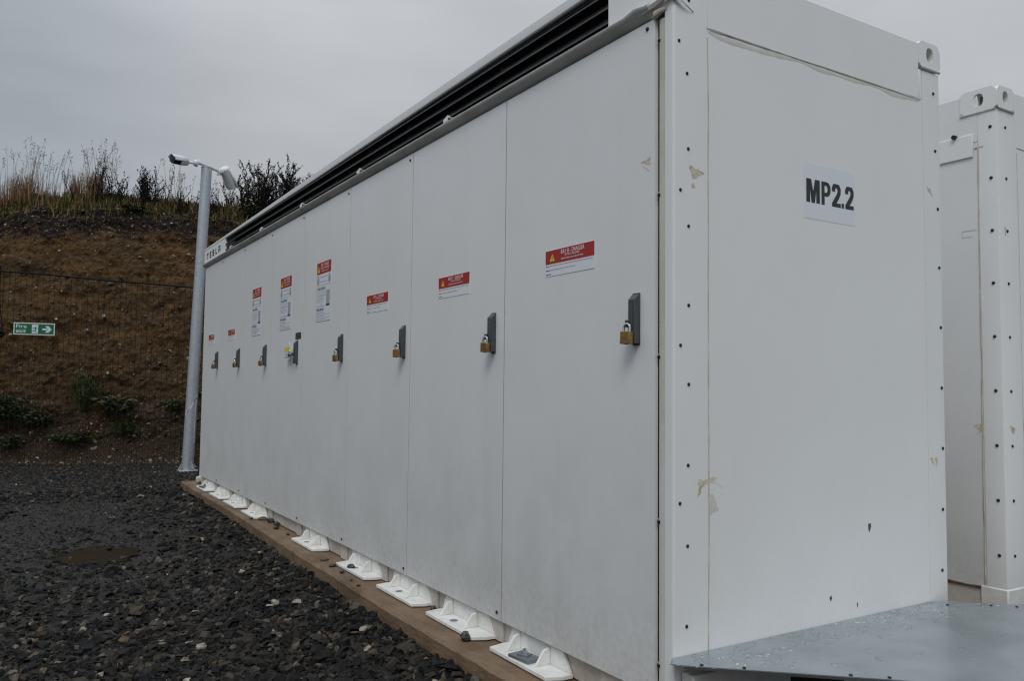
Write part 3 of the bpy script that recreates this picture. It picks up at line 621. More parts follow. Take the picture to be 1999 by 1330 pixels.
bead('sealant_bead', [(X2+.163, Y2, 2.40), (X2+.166, Y2, 1.8), (X2+.165, Y2, 1.0), (X2+.166, Y2, .40)], .005, .0016, EN, SEAL, box2); bead('sealant_bead', [(X2+.165, Y2, 2.425), (X2+.4, Y2, 2.42), (X2+.9, Y2, 2.42)], .010, .002, EN, SEAL, box2)
c = MB(); c.prism([(X2, .120, 2.382), (X2-.007, .120, 2.382), (X2-.007, .120, 2.492), (X2, .120, 2.492)], (0, .30, 0)); c.build('cover_strip', ENDW, box2, bevel=.003)
for z in (2.508, 2.265, 2.017, 1.771, 1.522, 1.272, 1.021, .772, .523):
    screw((X2, .040, z), box2, 'side', 1.25); screw((X2+.065, Y2, z-.003), box2, s=1.15)
c = MB(); c.tube([(X2-.02, .205, 2.495), (X2, .205, 2.495)], .011, 10, STEEL); c.build('cap_bolt', parent=box2)
for pts in ([(.147, 1.108), (.112, 1.118), (.104, 1.09), (.135, 1.062), (.118, 1.086)],):
    s = MB(); s.prism([(X2+.0018, y, z) for y, z in pts], (-.001, 0, 0), TAN); s.build('tape_residue', parent=box2)
s = Sheet((X2+.0015, .184, 2.034), (0, -1, 0), (0, 0, 1), (-1, 0, 0)); s.rect(0, -.004, .07, 0, .001, SMEAR); s.rect(0, -.034, .05, -.030, .001, SMEAR); s.rect(0, -.03, .004, -.004, .001, SMEAR); s.mb.build('tape_residue', parent=box2)
decal('tape_residue', box2, [(2.155, 1.112), (2.195, 1.10), (2.19, 1.075), (2.165, 1.08)], TAN, Y2); decal('tape_residue', box2, [(2.14, 2.035), (2.158, 2.03), (2.15, 1.99), (2.145, 2.01)], TAN, Y2)

# ------------------------------------------------------------------ metal cover tray at the container's end
tray = thing('cable_cover_tray', 'wet grey galvanised cover plate at the foot of the MP2.2 end wall', 'cover plate', (.7, -.4, .2))
TRM = bpy.data.materials.new('wet_galvanised'); TRM.use_nodes = True; t = TRM.node_tree; b = t.nodes['Principled BSDF']; Lk = t.links.new
b.inputs['Metallic'].default_value = .55
g_ = t.nodes.new('ShaderNodeNewGeometry'); n1 = t.nodes.new('ShaderNodeTexNoise'); n1.inputs['Scale'].default_value = 5; n1.inputs['Detail'].default_value = 7; Lk(g_.outputs['Position'], n1.inputs[0])
cr = t.nodes.new('ShaderNodeValToRGB'); cr.color_ramp.elements[0].position = .35; cr.color_ramp.elements[0].color = (.30, .335, .355, 1); cr.color_ramp.elements[1].position = .7; cr.color_ramp.elements[1].color = (.40, .44, .46, 1)
Lk(n1.outputs['Fac'], cr.inputs[0]); Lk(cr.outputs[0], b.inputs['Base Color'])
wv = t.nodes.new('ShaderNodeMapping'); wv.inputs['Scale'].default_value = (1, 1.3, 1); Lk(g_.outputs['Position'], wv.inputs[0])
nw = t.nodes.new('ShaderNodeTexNoise'); nw.inputs['Scale'].default_value = 17; nw.inputs['Detail'].default_value = 1.2; nw.inputs['Distortion'].default_value = .9; Lk(wv.outputs[0], nw.inputs[0])
# beads and pools of water are thickest beside the wall
sx_ = t.nodes.new('ShaderNodeSeparateXYZ'); Lk(g_.outputs['Position'], sx_.inputs[0])
near = t.nodes.new('ShaderNodeMapRange'); near.inputs[1].default_value = -.30; near.inputs[2].default_value = -.12; near.inputs[3].default_value = -.21; near.inputs[4].default_value = .075; Lk(sx_.outputs[1], near.inputs[0])
ad = t.nodes.new('ShaderNodeMath'); ad.operation = 'ADD'; Lk(nw.outputs['Fac'], ad.inputs[0]); Lk(near.outputs[0], ad.inputs[1])
wet = t.nodes.new('ShaderNodeMapRange'); wet.inputs[1].default_value = .49; wet.inputs[2].default_value = .53; Lk(ad.outputs[0], wet.inputs[0])
rg = t.nodes.new('ShaderNodeMapRange'); rg.inputs[3].default_value = .27; rg.inputs[4].default_value = .13; Lk(wet.outputs[0], rg.inputs[0]); Lk(rg.outputs[0], b.inputs['Roughness'])
bp = t.nodes.new('ShaderNodeBump'); bp.inputs['Distance'].default_value = .0042; bp.inputs['Strength'].default_value = 1; Lk(wet.outputs[0], bp.inputs['Height'])
bp2 = t.nodes.new('ShaderNodeBump'); bp2.inputs['Distance'].default_value = .0008; n3 = t.nodes.new('ShaderNodeTexNoise'); n3.inputs['Scale'].default_value = 8; Lk(g_.outputs['Position'], n3.inputs[0]); Lk(n3.outputs['Fac'], bp2.inputs['Height']); Lk(bp.outputs[0], bp2.inputs['Normal']); Lk(bp2.outputs[0], b.inputs['Normal'])
tp = [(-.042, -.118), (-.018, -.149), (.68, -.766), (1.30, -1.315), (2.6, -1.315), (2.6, -.75), (1.593, -.27), (1.43, -.122), (1.36, -.0855), (-.005, -.0855)]
c = MB(); c.prism([(x, y, .437) for x, y in tp], (0, 0, .003)); c.build('tray_plate', TRM, tray)
c = MB(); a, b_ = Vector((-.018, -.150, 0)), Vector((1.30, -1.316, 0)); dv = (b_-a).normalized(); nn_ = Vector((-dv.y, dv.x, 0))
c.prism([a+Vector((0, 0, .4365)), b_+Vector((0, 0, .4365)), b_+nn_*.002+Vector((0, 0, .4365)), a+nn_*.002+Vector((0, 0, .4365))], (0, 0, -.007)); c.build('folded_edge', CHROME, tray)
for f_ in (.03, .10, .27, .33, .52, .60, .75):
    p_ = a+(b_-a)*f_+nn_*.012; s = MB(); s.tube([(p_.x, p_.y, .4395), (p_.x, p_.y, .4435)], .0055, 8, STEEL); s.build('tray_rivet', parent=tray)
for p_ in ((1.36, -.15), (1.50, -.24), (1.57, -.30)): s = MB(); s.tube([(*p_, .4395), (*p_, .4435)], .005, 8, STEEL); s.build('tray_rivet', parent=tray)
c = MB(); c.box((.335, -.36, .08), (.445, -.25, .4355)); c.build('support_post', BLACK_SHADE, tray)
c = MB(); c.box((.46, -.34, .375), (2.4, -.28, .420)); c.build('support_rail', GALV, tray, bevel=.002)
c = MB(); c.box((1.7, -1.0, .08), (1.8, -.9, .4355)); c.build('support_post', BLACK_SHADE, tray)
c = MB(); c.box((.03, -.14, .215), (.20, -.0885, .395)); c.build('corner_casting', BASEW, box1, bevel=.006)

# ------------------------------------------------------------------ padlocks
def padlock(label, y, rot, dz=0.):
    t_ = thing('padlock', label, 'padlock', (-.041, y+.004, 1.431+dz), 'brass padlocks on the door handles')
    bm_ = MB(); w2, h2, d2 = .0215, .0205, .0105
    bm_.prism([(-w2, -d2+.003, -h2), (-w2+.003, -d2, -h2), (w2-.003, -d2, -h2), (w2, -d2+.003, -h2), (w2, d2-.003, -h2), (w2-.003, d2, -h2), (-w2+.003, d2, -h2), (-w2, d2-.003, -h2)], (0, 0, 2*h2), BRASS)
    b_ = bm_.build('lock_body', bevel=.0015); b_.parent = t_
    k = MB(); k.tube([(0, 0, -h2-.0015), (0, 0, -h2+.001)], .006, 12, STEEL); kk = k.build('keyway'); kk.parent = b_
    s = MB(); pts = [(-.0125, 0, h2-.002), (-.0125, 0, h2+.010)]+[(-.0125*math.cos(a), 0, h2+.012+.0135*math.sin(a)) for a in np.linspace(.1, math.pi-.1, 9)]+[(.0125, 0, h2+.010), (.0125, 0, h2-.002)]
    s.tube(pts, .0042, 8, CHROME); s_ = s.build('shackle', smooth=True); s_.parent = t_
    t_.rotation_euler = (random.uniform(-.05, .05), random.uniform(-.06, .06), rot)
    return t_
PL = {8: 'largest looking brass padlock, on the nearest door handle at the right', 7: 'brass padlock on the second handle from the near end, left of a long door seam', 6: 'brass padlock on the third handle from the near end, under the shortest middle label',
      5: 'brass padlock on the handle below and right of the BAY 5 notice', 3: 'brass padlock on the handle below the BAY 3 notice, third from the far end', 2: 'brass padlock on the second handle from the far end', 1: 'brass padlock on the farthest handle, by the camera pole'}
for i, bay in enumerate(BAYS):
    if bay in PL: padlock(PL[bay], HY[i], math.radians(random.uniform(-84, -70)), random.uniform(-.003, .003))
tg = thing('inspection_tag', 'yellow and white tag hanging with a small lock beside the BAY 4 handle', 'tag', (-.03, 3.94, 1.50))
s = Sheet((-.030, 4.005, 1.446), (0, -1, 0), (0, 0, 1), (-1, 0, 0)); s.slab(0, 0, .135, .090, 0, .002, PAPER); s.rect(.002, .054, .133, .088, .0026, YEL)
for k in range(4): s.dashes(.01, .09, .008+.011*k, .003, .0026, TINK)
s.mb.build('tag_sheet', parent=tg)
s = MB(); s.tube([(-.032, 3.900, 1.535), (-.034, 3.902, 1.553), (-.034, 3.890, 1.562), (-.034, 3.878, 1.553), (-.034, 3.876, 1.535)], .0035, 8, SIGNW); s.build('tag_loop', parent=tg, smooth=True)
s = MB(); s.tube([(-.042, 3.862, 1.482), (-.043, 3.858, 1.500), (-.043, 3.845, 1.507), (-.042, 3.832, 1.498)], .004, 8, CHROME); s.box((-.050, 3.840, 1.452), (-.036, 3.866, 1.482), CHROME); s.build('tag_lock', parent=tg)

# ------------------------------------------------------------------ loose stones on plinth and crumpled plastic
DSL = mat('dark_stone', (.022, .022, .024), .4, var=(.05, .047, .043), vscale=40, bump=.003, bscale=60)
OSL = mat('ochre_stone', (.13, .075, .03), .6, var=(.07, .045, .025), vscale=40, bump=.003)
def rock(name, p, s, material, label, cat='stone', flat=.6, group=None):
    bm_ = bmesh.new(); bmesh.ops.create_icosphere(bm_, subdivisions=2, radius=1); sd_ = random.random()*99
    for v_ in bm_.verts:
        q = v_.co*(1+.5*noise.noise(v_.co*1.1+Vector((sd_, 0, 0)))+.15*noise.noise(v_.co*3+Vector((sd_, 5, 0)))); v_.co = Vector((q.x*s*.5, q.y*s*.38, q.z*s*.5*flat))
    mn = min(v_.co.z for v_ in bm_.verts)
    for v_ in bm_.verts: v_.co.z -= mn+.001
    me = bpy.data.meshes.new(name); bm_.to_mesh(me); bm_.free(); me.materials.append(material)
    o = bpy.data.objects.new(name, me); COL.objects.link(o); o.location = p; o.rotation_euler = (0, 0, random.uniform(0, 6.28)); return tag(o, label, cat, group)
rock('loose_stone', (-.089, 1.078, .2), .060, DSL, 'large dark loose stone on the plinth at the corner of the second foot')
rock('loose_stone', (-.052, 2.52, .215), .050, DSL, 'dark stone resting against the edge of the fourth foot plate')
rock('loose_stone', (-.099, 2.688, .2), .050, DSL, 'flat dark stone on the plinth just before the fourth foot', flat=.3)
rock('loose_stone', (-.085, 2.875, .2), .058, OSL, 'flat brown stone on the plinth between fourth and fifth feet', flat=.25)
rock('loose_stone', (-.016, 4.53, .2), .075, OSL, 'long ochre stone lying below the sixth foot', flat=.35)
for x, y, s_, lb in [(.004, 4.385, .06, 'largest dark chip of the little cluster on the plinth beyond the fifth foot'), (-.012, 4.161, .055, 'middle dark chip of the little cluster on the plinth beyond the fifth foot'), (-.043, 4.078, .045, 'nearest dark chip of the little cluster on the plinth beyond the fifth foot'), (.03, 4.30, .035, 'smallest dark chip of the cluster, tight against the container base'),
        (-.089, 4.598, .03, 'tiny dark chip on the plinth in front of the sixth foot, towards the gravel'), (-.062, 4.904, .03, 'tiny dark chip beneath the far end of the sixth foot plate'), (-.036, 3.794, .03, 'lone tiny dark chip on the plinth halfway between the cluster and the fifth foot'), (-.141, 2.163, .022, 'tiny chip at the plinth edge, left of the third foot'), (-.11, 2.5, .03, 'tiny brown chip at the outer corner of the fourth foot'), (-.13, 2.30, .02, 'tiny chip on the plinth edge near the fourth foot plate'), (.0, 1.56, .035, 'dark chip wedged between the second and third feet')]:
    rock('stone_chip', (x, y, .2), s_, DSL, lb)
rock('plastic_scrap', (.03, 7.20, .2), .10, CRUM, 'crumpled white plastic scrap at the far bottom corner of the container', 'scrap', flat=.8)
FLN = mat('pale_flint', (.30, .27, .22), .5, var=(.25, .22, .17), vscale=40, bump=.003)
for x, y, s_, lb in [(-.97, 1.95, .045, 'pale flint in the gravel near the bottom edge, left of centre'), (-.50, 2.44, .05, 'pale broken flint in the gravel below the plinth at centre'), (-1.28, 2.75, .03, 'small whitish stone among dark chippings in the middle of the yard'), (-.33, 1.62, .05, 'long pale stone lying near the plinth edge')]:
    rock('pale_stone', (x, y, gh(x, y)+.015), s_, FLN, lb)

# ------------------------------------------------------------------ pole with cameras
PB = Vector((.468, 10.332, .03)); PT = Vector((.598, 10.332, 4.385)); PD = (PT-PB)
pole = thing('camera_pole', 'galvanised steel pole carrying two white cameras beside the container', 'pole', PB)
c = MB(); c.tube([PB, PB+PD*.3, PB+PD*.7, PT], [.081, .079, .074, .0725], 28); c.build('pole_tube', GALV, pole, smooth=True)
c = MB(); c.tube([PT, PT+Vector((0, 0, .012))], .076, 28); c.build('pole_cap', GALV, pole)
c = MB(); c.box((-.13, -.13, .0), (.13, .13, .018), GALV, None, PB+Vector((0, 0, -.012))); c.build('base_plate', pole and GALV, pole, bevel=.003)
for k in range(4):
    a = math.radians(25+90*k); R_ = Matrix.Rotation(a, 3, 'Z'); gz = MB(); gz.prism([PB+R_ @ Vector(q) for q in ((.078, -.003, .03), (.150, -.003, .03), (.140, -.003, .042), (.084, -.003, .125), (.078, -.003, .125))], R_ @ Vector((0, .006, 0))); gz.build('gusset', GALV, pole)
c = MB(); c.tube([PB+Vector((.060, -.075, .38)), PB+Vector((.070, -.073, .9)), PB+Vector((.075, -.070, .98)), PB+Vector((.080, -.055, .99))], .009, 8); c.build('conduit', GALV, pole, smooth=True)
# spiral of printed tape
c = MB(); v = []; 
for i in range(25):
    f_ = i/24; a = math.radians(200+115*f_); z = .78+.28*f_+.015*math.sin(f_*9); ctr = PB+PD*(z/PD.z); rr = .0815
    v += [(ctr.x+rr*math.cos(a), ctr.y+rr*math.sin(a), z), (ctr.x+rr*math.cos(a), ctr.y+rr*math.sin(a), z+.050+.006*math.sin(i))]
c.poly(v, [(2*i, 2*i+2, 2*i+3, 2*i+1) for i in range(24)]); TAPE = mat('pale_tape', (.55, .60, .66), .4); c.build('tape', TAPE, pole)
c = MB()
for i in list(range(3, 9))+list(range(16, 22)):
    f_ = i/24+.006; a = math.radians(200+115*f_); z = .792+.28*f_; ctr = PB+PD*(z/PD.z); rr = .0825; da = math.radians(3.2)
    c.poly([(ctr.x+rr*math.cos(a), ctr.y+rr*math.sin(a), z), (ctr.x+rr*math.cos(a+da), ctr.y+rr*math.sin(a+da), z+.006), (ctr.x+rr*math.cos(a+da), ctr.y+rr*math.sin(a+da), z+.034), (ctr.x+rr*math.cos(a), ctr.y+rr*math.sin(a), z+.028)], [(0, 1, 2, 3)], INK)
c.build('tape_print', parent=pole)
AL, AR = Vector((.462, 10.30, 4.435)), Vector((.775, 10.36, 4.365)); ad_ = (AR-AL).normalized()
c = MB(); sd_ = Vector((0, .02, 0)); c.prism([AL-sd_-Vector((0, 0, .008)), AL+sd_-Vector((0, 0, .008)), AL+sd_+Vector((0, 0, .014)), AL-sd_+Vector((0, 0, .014))], AR-AL); c.build('cross_arm', GALV, pole)
for p_, s_ in ((AL, -1), (AR, 1)):
    c = MB(); c.tube([p_-ad_*s_*.006, p_+ad_*s_*.004], .062, 20); c.build('arm_plate', CAMW, pole)
def bullet(label, p0, dirv, ln, rad, joint, blackface):
    fb = .56 if blackface else 1.
    t_ = thing('security_camera', label, 'camera', p0, 'cameras on the pole'); p0 = Vector(p0); d = Vector(dirv).normalized(); WL = t_
    s = MB(); s.tube([Vector(joint[0]), Vector(joint[0])+(Vector(joint[1])-Vector(joint[0]))*.35], [.048, .046], 18); s.tube([Vector(joint[0])+(Vector(joint[1])-Vector(joint[0]))*.35, Vector(joint[1])], [.020, .017], 10); s.build('mount', CAMW, t_, smooth=False)
    s = MB(); s.tube([p0, p0+d*.02, p0+d*ln*.4, p0+d*ln*fb], [rad*.62, rad*.86, rad, rad], 24); s.build('housing', CAMW, t_, smooth=False)
    x = d.cross(Vector((0, 0, 1))).normalized(); u_ = x.cross(d); v = []; n = 14
    for k in range(n+1):
        a = math.radians(-15+210*k/n)
        for q, rr in ((.12, rad*1.10), (1.10 if 40 < k*210/n < 170 else 1.0, rad*1.16)): v.append(p0+d*ln*q+(x*math.cos(a)+u_*math.sin(a))*rr)
    s = MB(); s.poly(v, [(2*k, 2*k+1, 2*k+3, 2*k+2) for k in range(n)]); o = s.build('sun_shield', CAMW, t_); so_ = o.modifiers.new('s', 'SOLIDIFY'); so_.thickness = .003
    s = MB(); s.tube([p0+d*(ln*fb+.0005), p0+d*(ln*.99), p0+d*(ln+.004)], [rad*.99, rad*.93, rad*.85], 24); f_ = s.build('front_glass', CAMB, t_)
    s = MB(); s.tube([p0+d*(ln+.0062), p0+d*(ln+.012)], rad*.35, 16); s.build('lens', CHROME if not blackface else CAMB, t_)
bullet('white camera at the left end of the pole arm, its black face turned left', (.335, 10.30, 4.425), (-.86, -.40, -.06), .25, .062, [(.452, 10.298, 4.43), (.335, 10.30, 4.425)], True)
bullet('white camera at the right end of the pole arm, angled down to the right', (.850, 10.36, 4.44), (.42, .42, -.66), .33, .078, [(.785, 10.362, 4.362), (.875, 10.345, 4.375)], False)

# ------------------------------------------------------------------ fence, cable, sign
def fp(u, w_, z): return FO+FT*u+FN*w_+Vector((0, 0, z-FO.z))
def ftop(u): return 2.935-.055*u
fence = thing('mesh_fence', 'tall dark fine-mesh security fence standing in front of the earth bank', 'fence', fp(0, 0, 0))
c = MB(); u = -7.0
while u < 12:
    c.prism([fp(u, 0, .02), fp(u+.0062, 0, .02), fp(u+.0031, .0052, .02)], (0, 0, ftop(u)-.02)); u += .0762
c.build('vertical_wires', WIRE, fence, kind='stuff')
c = MB(); z = .08
while z < 2.95:
    for ua, ub in ((-7, -.12), (-.12, 2.5), (2.5, 5.1), (5.1, 12)):
        za, zb = z-.055*ua, z-.055*ub; k = .0011
        c.poly([fp(ua, -.003, za-k), fp(ub, -.003, zb-k), fp(ub, -.003, zb+k), fp(ua, -.003, za+k)], [(0, 1, 2, 3)])
    z += .0127*3
c.build('horizontal_wires', WIRE, fence, kind='stuff')
for u in (-7, -4.9, -2.7, -.33, 2.62, 5.1, 7.6, 10.2):
    c = MB(); p_ = fp(u, .04, .0); R_ = Matrix((FT, FN, Vector((0, 0, 1)))).transposed(); c.box((-.03, -.03, 0), (.03, .03, ftop(u)+.02), WIRE, R_, p_); c.build('fence_post', parent=fence, bevel=.003)
cb = thing('black_cable', 'black cable tied along the top of the mesh fence, drooping at left', 'cable', fp(0, -.02, 2.8))
c = MB(); c.tube([fp(u, -.03, 2.865-.0555*u+.012*noise.noise((u*1.1, 0, 0))) for u in np.linspace(-6, 11, 90)], .0125, 8); c.build('cable_run', CABLE, cb, smooth=True)
c = MB(); c.tube([fp(*q) for q in ((-.105, -.035, 2.95), (-.10, -.035, 2.80), (-.095, -.035, 2.50), (-.07, -.035, 2.25), (-.045, -.035, 2.10), (-.04, -.035, 1.95))], .009, 6); c.build('cable_drop', CABLE, cb, smooth=True)
c = MB()
for k in range(5): c.tube([fp(-.10+.085*math.cos(a)+.01*k, -.05-.012*k, 1.93+.028*math.sin(a)+.006*k) for a in np.linspace(0, 2*math.pi, 15)], .011, 6)
c.build('cable_coil', CABLE, cb, smooth=True)
sg = thing('fire_exit_sign', 'green fire exit sign with running figure and arrow on the fence', 'sign', fp(.38, -.02, 1.95))
bu, bz = .100, 1.948; s = Sheet(fp(.100, -.014, bz), FT*1.0+Vector((0, 0, -.012)), (0, 0, 1), -FN); W_, H_ = .553, .178
s.slab(0, 0, W_, H_, -.004, 0, SIGNW); s.rect(.014, .014, W_-.014, H_-.014, .0008, GREEN)
s.text('Fire', .034, .098, .178, .152, .0016, SIGNW, .008); s.text('exit', .034, .030, .170, .084, .0016, SIGNW, .008)
s.rect(.245, .026, .330, .152, .0016, SIGNW)
for pts in ([(.296, .122), (.303, .115), (.310, .122), (.303, .131), ], [(.283, .112), (.300, .116), (.306, .098), (.298, .070), (.284, .068), (.288, .092)], [(.283, .112), (.288, .104), (.266, .098), (.256, .084), (.250, .089), (.264, .108)], [(.300, .110), (.306, .098), (.326, .092), (.328, .098), (.312, .102)],
            [(.284, .074), (.296, .068), (.272, .052), (.246, .054), (.246, .062), (.270, .061)], [(.292, .072), (.300, .070), (.304, .052), (.316, .036), (.308, .034), (.296, .050)]): s.poly(pts, .0024, GREEN)
s.poly([(.385, .075), (.450, .075), (.450, .100), (.385, .100)], .0016, SIGNW); s.poly([(.423, .135), (.470, .135), (.512, .0875), (.470, .0875), (.462, .0875)], .0016, SIGNW); s.poly([(.462, .0875), (.512, .0875), (.470, .040), (.423, .040)], .0016, SIGNW)
s.mb.build('sign_board', parent=sg)
for a in (-.002, W_+.002):
    c = MB(); p_ = s.P(a, .09, .002); c.tube([p_-FT*.006, p_+FT*.006], .005, 6); c.build('cable_tie', CABLE, sg)

# ------------------------------------------------------------------ earth bank
PRW = (.02, .16, .42, .66, 1.00, 1.55, 2.15, 2.62, 2.85, 3.1, 3.6, 5, 9)
PRZ = (.00, .10, .42, .85, 1.55, 2.62, 3.66, 4.26, 4.44, 4.50, 4.52, 4.54, 4.56)
def crest(u): return interp(u, (-12, -4, -1.2, -.7, 0, 1.2, 2.3, 2.9, 6, 14), (.1, .1, -.11, .0, .04, .09, .04, -.02, .03, .1))
def bank_p(u, s_):
    w_ = interp(s_, range(len(PRW)), PRW); z = interp(s_, range(len(PRZ)), PRZ); k = min(1, z/.6)*min(1, max(.25, (5.5-z)/1.3))
    q = Vector((u, w_*1.2, z))
    d = .15*noise.noise(q*.9)+.085*noise.noise(q*2.3+Vector((9, 0, 0)))+.060*noise.noise(q*6)+.045*noise.noise(q*13)+.030*noise.noise(q*27)
    ledge = .05*noise.noise(Vector((u*.7, 0, z*5.5)))
    return fp(u, w_-(d+ledge)*k*.9, z+crest(u)*min(1, z/4)+d*.35*k), z
us = axis([(-45, -6, 22), (-6, -2.4, 50), (-2.4, 4.8, 420), (4.8, 9, 50), (9, 45, 22)]); ss = list(np.linspace(0, 9.6, 330))+[10.3, 11, 12]
V = []; A = []
for s_ in ss:
    for u in us:
        p_, z = bank_p(u, s_); V.append(p_); A.append(z)
V += [p_+FN*60 for p_ in V[-len(us):]]; A += [4.5]*len(us)
n = len(us); c = MB(); c.poly(V, [(j*n+i, j*n+i+1, (j+1)*n+i+1, (j+1)*n+i) for j in range(len(ss)) for i in range(n-1)])
BK = bpy.data.materials.new('bank_earth'); BK.use_nodes = True; t = BK.node_tree; b = t.nodes['Principled BSDF']; Lk = t.links.new
b.inputs['Roughness'].default_value = .85; b.inputs['Specular IOR Level'].default_value = .08
at = t.nodes.new('ShaderNodeAttribute'); at.attribute_name = 'level'; g_ = t.nodes.new('ShaderNodeNewGeometry')
def tn(scale, det, sc=(1, 1, 1)):
    m_ = t.nodes.new('ShaderNodeMapping'); m_.inputs['Scale'].default_value = sc; Lk(g_.outputs['Position'], m_.inputs[0]); q = t.nodes.new('ShaderNodeTexNoise'); q.inputs['Scale'].default_value = scale; q.inputs['Detail'].default_value = det; q.inputs['Roughness'].default_value = .65; Lk(m_.outputs[0], q.inputs[0]); return q.outputs['Fac']
def mrn(v_, a, b__, c__, d__):
    r_ = t.nodes.new('ShaderNodeMapRange'); Lk(v_, r_.inputs[0])
    for i, x in enumerate((a, b__, c__, d__)): r_.inputs[i+1].default_value = x
    return r_.outputs[0]
def mixc(f_, a, b__):
    m_ = t.nodes.new('ShaderNodeMix'); m_.data_type = 'RGBA'; Lk(f_, m_.inputs[0])
    for i, x in ((6, a), (7, b__)):
        if isinstance(x, tuple): m_.inputs[i].default_value = (*x, 1)
        else: Lk(x, m_.inputs[i])
    return m_.outputs[2]
def addm(a, b__):
    q = t.nodes.new('ShaderNodeMath'); q.operation = 'ADD'; Lk(a, q.inputs[0]); Lk(b__, q.inputs[1]); return q.outputs[0]
base = mixc(mrn(tn(1.6, 8, (1, 1, 2.2)), .38, .66, 0, 1), (.150, .082, .032), (.105, .068, .038))
base = mixc(mrn(tn(7, 8, (1, 1, 1.8)), .42, .66, 0, 1), base, (.050, .028, .013))
base = mixc(mrn(tn(45, 4), .60, .72, 0, .6), base, (.11, .08, .05))
lv = addm(at.outputs['Fac'], mrn(tn(1.8, 5), .3, .7, -.3, .3))
base = mixc(mrn(lv, 3.72, 3.95, 0, 1), base, (.024, .0185, .0165))     # dark topsoil below the turf
base = mixc(mrn(lv, 1.25, .55, 0, .75), base, (.044, .034, .025))      # damp slumped earth at the foot
base = mixc(mrn(lv, 4.35, 4.6, 0, 1), base, (.040, .042, .014))
Lk(base, b.inputs['Base Color'])
bp = t.nodes.new('ShaderNodeBump'); bp.inputs['Distance'].default_value = .09; bp.inputs['Strength'].default_value = 1; Lk(tn(17, 10), bp.inputs['Height']); Lk(bp.outputs[0], b.inputs['Normal'])
bo = c.build('earth_bank', BK, smooth=True); at_ = bo.data.attributes.new('level', 'FLOAT', 'POINT'); at_.data.foreach_set('value', A); tag(bo, None, None, kind='structure')
BST = mat('bank_stone', (.9, .9, .9), .6, var=(1.2, 1.1, 1.0), vscale=30, island=[(0, (.04, .024, .012)), (.55, (.075, .048, .026)), (.82, (.12, .085, .05)), (.94, (.24, .18, .12)), (1, (.42, .36, .28))])
P = []; Z = []
for _ in range(20000):
    u = random.uniform(-2.6, 5); s_ = random.uniform(.3, 8.3); p_, z = bank_p(u, s_)
    P.append(p_-FN*.004); Z.append(random.uniform(.008, .028)*.9 if random.random() < .93 else random.uniform(.026, .06))
for _ in range(2500):
    u = random.uniform(-8, 9); s_ = random.uniform(.3, 8.0); p_, z = bank_p(u, s_); P.append(p_); Z.append(random.uniform(.02, .07))
tag(shards('bank_stones', P, Z, BST, flat=(.5, .9), tilt=1.0), 'small pale and brown stones studding the earth bank', 'stones', kind='stuff')
def ray_pt(px, py, w_):
    d = fw*1.0+r2*((px-999.5)/F)-u2*((py-665)/F); P0 = FO+FN*w_; tt = (P0-CAM).dot(FN)/d.dot(FN); return CAM+d*tt
def surf(u, z):   # point on the bank surface at level z
    s_ = interp(z, PRZ[:10], range(10)); return bank_p(u, s_)[0]
for (u, z, s_, lb) in [(.95, 2.30, .065, 'pale lump of chalk on the bank, right of the top of the fire exit sign'), (2.36, 1.62, .13, 'largest pale stone in the bank, left of the camera pole'), (.73, 2.05, .07, 'cream stone in the bank, beneath the fire exit sign'), (-.35, 1.95, .06, 'pale stone in the bank at the far left of the fence')]:
    rock('bank_stone', surf(u, z)-FN*.02, s_, FLN, lb, flat=.9)
rock('litter_scrap', surf(1.35, 3.35)-FN*.02, .11, mat('pink_litter', (.45, .2, .2), .5, var=(.3, .22, .12), vscale=25), 'small pinkish scrap of litter lying on the upper bank', 'litter', flat=.3)

# ------------------------------------------------------------------ vegetation
def blades(name, clumps, material, label, cat):
    """clumps: (u, w, z, n, height, spread, width, lean)"""
    v = []; f = []
    for (u0, w0, n_, h0, sp, wd, ln) in clumps:
        for _ in range(n_):
            u = u0+random.gauss(0, sp); w_ = w0+random.gauss(0, min(sp, .35)); s_ = interp(w_, PRW, range(len(PRW))); p_ = bank_p(u, s_)[0]-Vector((0, 0, .03))
            h = h0*random.uniform(.45, 1.1); a = random.uniform(0, 6.28); l_ = random.gauss(0, ln)*h; dx = Vector((math.cos(a), math.sin(a), 0)); sd_ = Vector((-dx.y, dx.x, 0))*wd*.5
            if random.random() < .5: sd_ = FT*wd*.5
            o = len(v); q1 = p_+Vector((0, 0, h*.5))+dx*l_*.25; q2 = p_+Vector((0, 0, h*.85))+dx*l_*.7; q3 = p_+Vector((0, 0, h*(1-.25*min(1, abs(l_)/h))))+dx*l_*1.15
            v += [p_-sd_, p_+sd_, q1+sd_*.9, q1-sd_*.9, q2+sd_*.55, q2-sd_*.55, q3]; f += [(o, o+1, o+2, o+3), (o+3, o+2, o+4, o+5), (o+5, o+4, o+6)]
    me = bpy.data.meshes.new(name); me.from_pydata(v, [], f); me.materials.append(material); me.update(); o = bpy.data.objects.new(name, me); COL.objects.link(o); return tag(o, label, cat, kind='stuff')
GG = mat('green_grass', (.8, .8, .8), .6, var=(1.2, 1.2, 1.1), vscale=6, spec=.2, island=[(0, (.030, .036, .008)), (.45, (.070, .070, .015)), (.7, (.12, .095, .028)), (1, (.24, .15, .06))])
DG = mat('dry_grass', (.9, .9, .9), .7, var=(1.2, 1.15, 1.1), vscale=6, spec=.2, island=[(0, (.085, .040, .016)), (.5, (.17, .088, .036)), (.85, (.25, .15, .075)), (1, (.34, .24, .15))])
cl = []
for k in range(170):
    u = random.uniform(-4, 8); w_ = random.uniform(2.72, 3.7); cl.append((u, w_, 230, random.uniform(.14, .28), .14, .014, .42))
for k in range(26): cl.append((random.uniform(-3, 6), random.uniform(2.55, 2.75), 40, .13, .08, .012, .9))
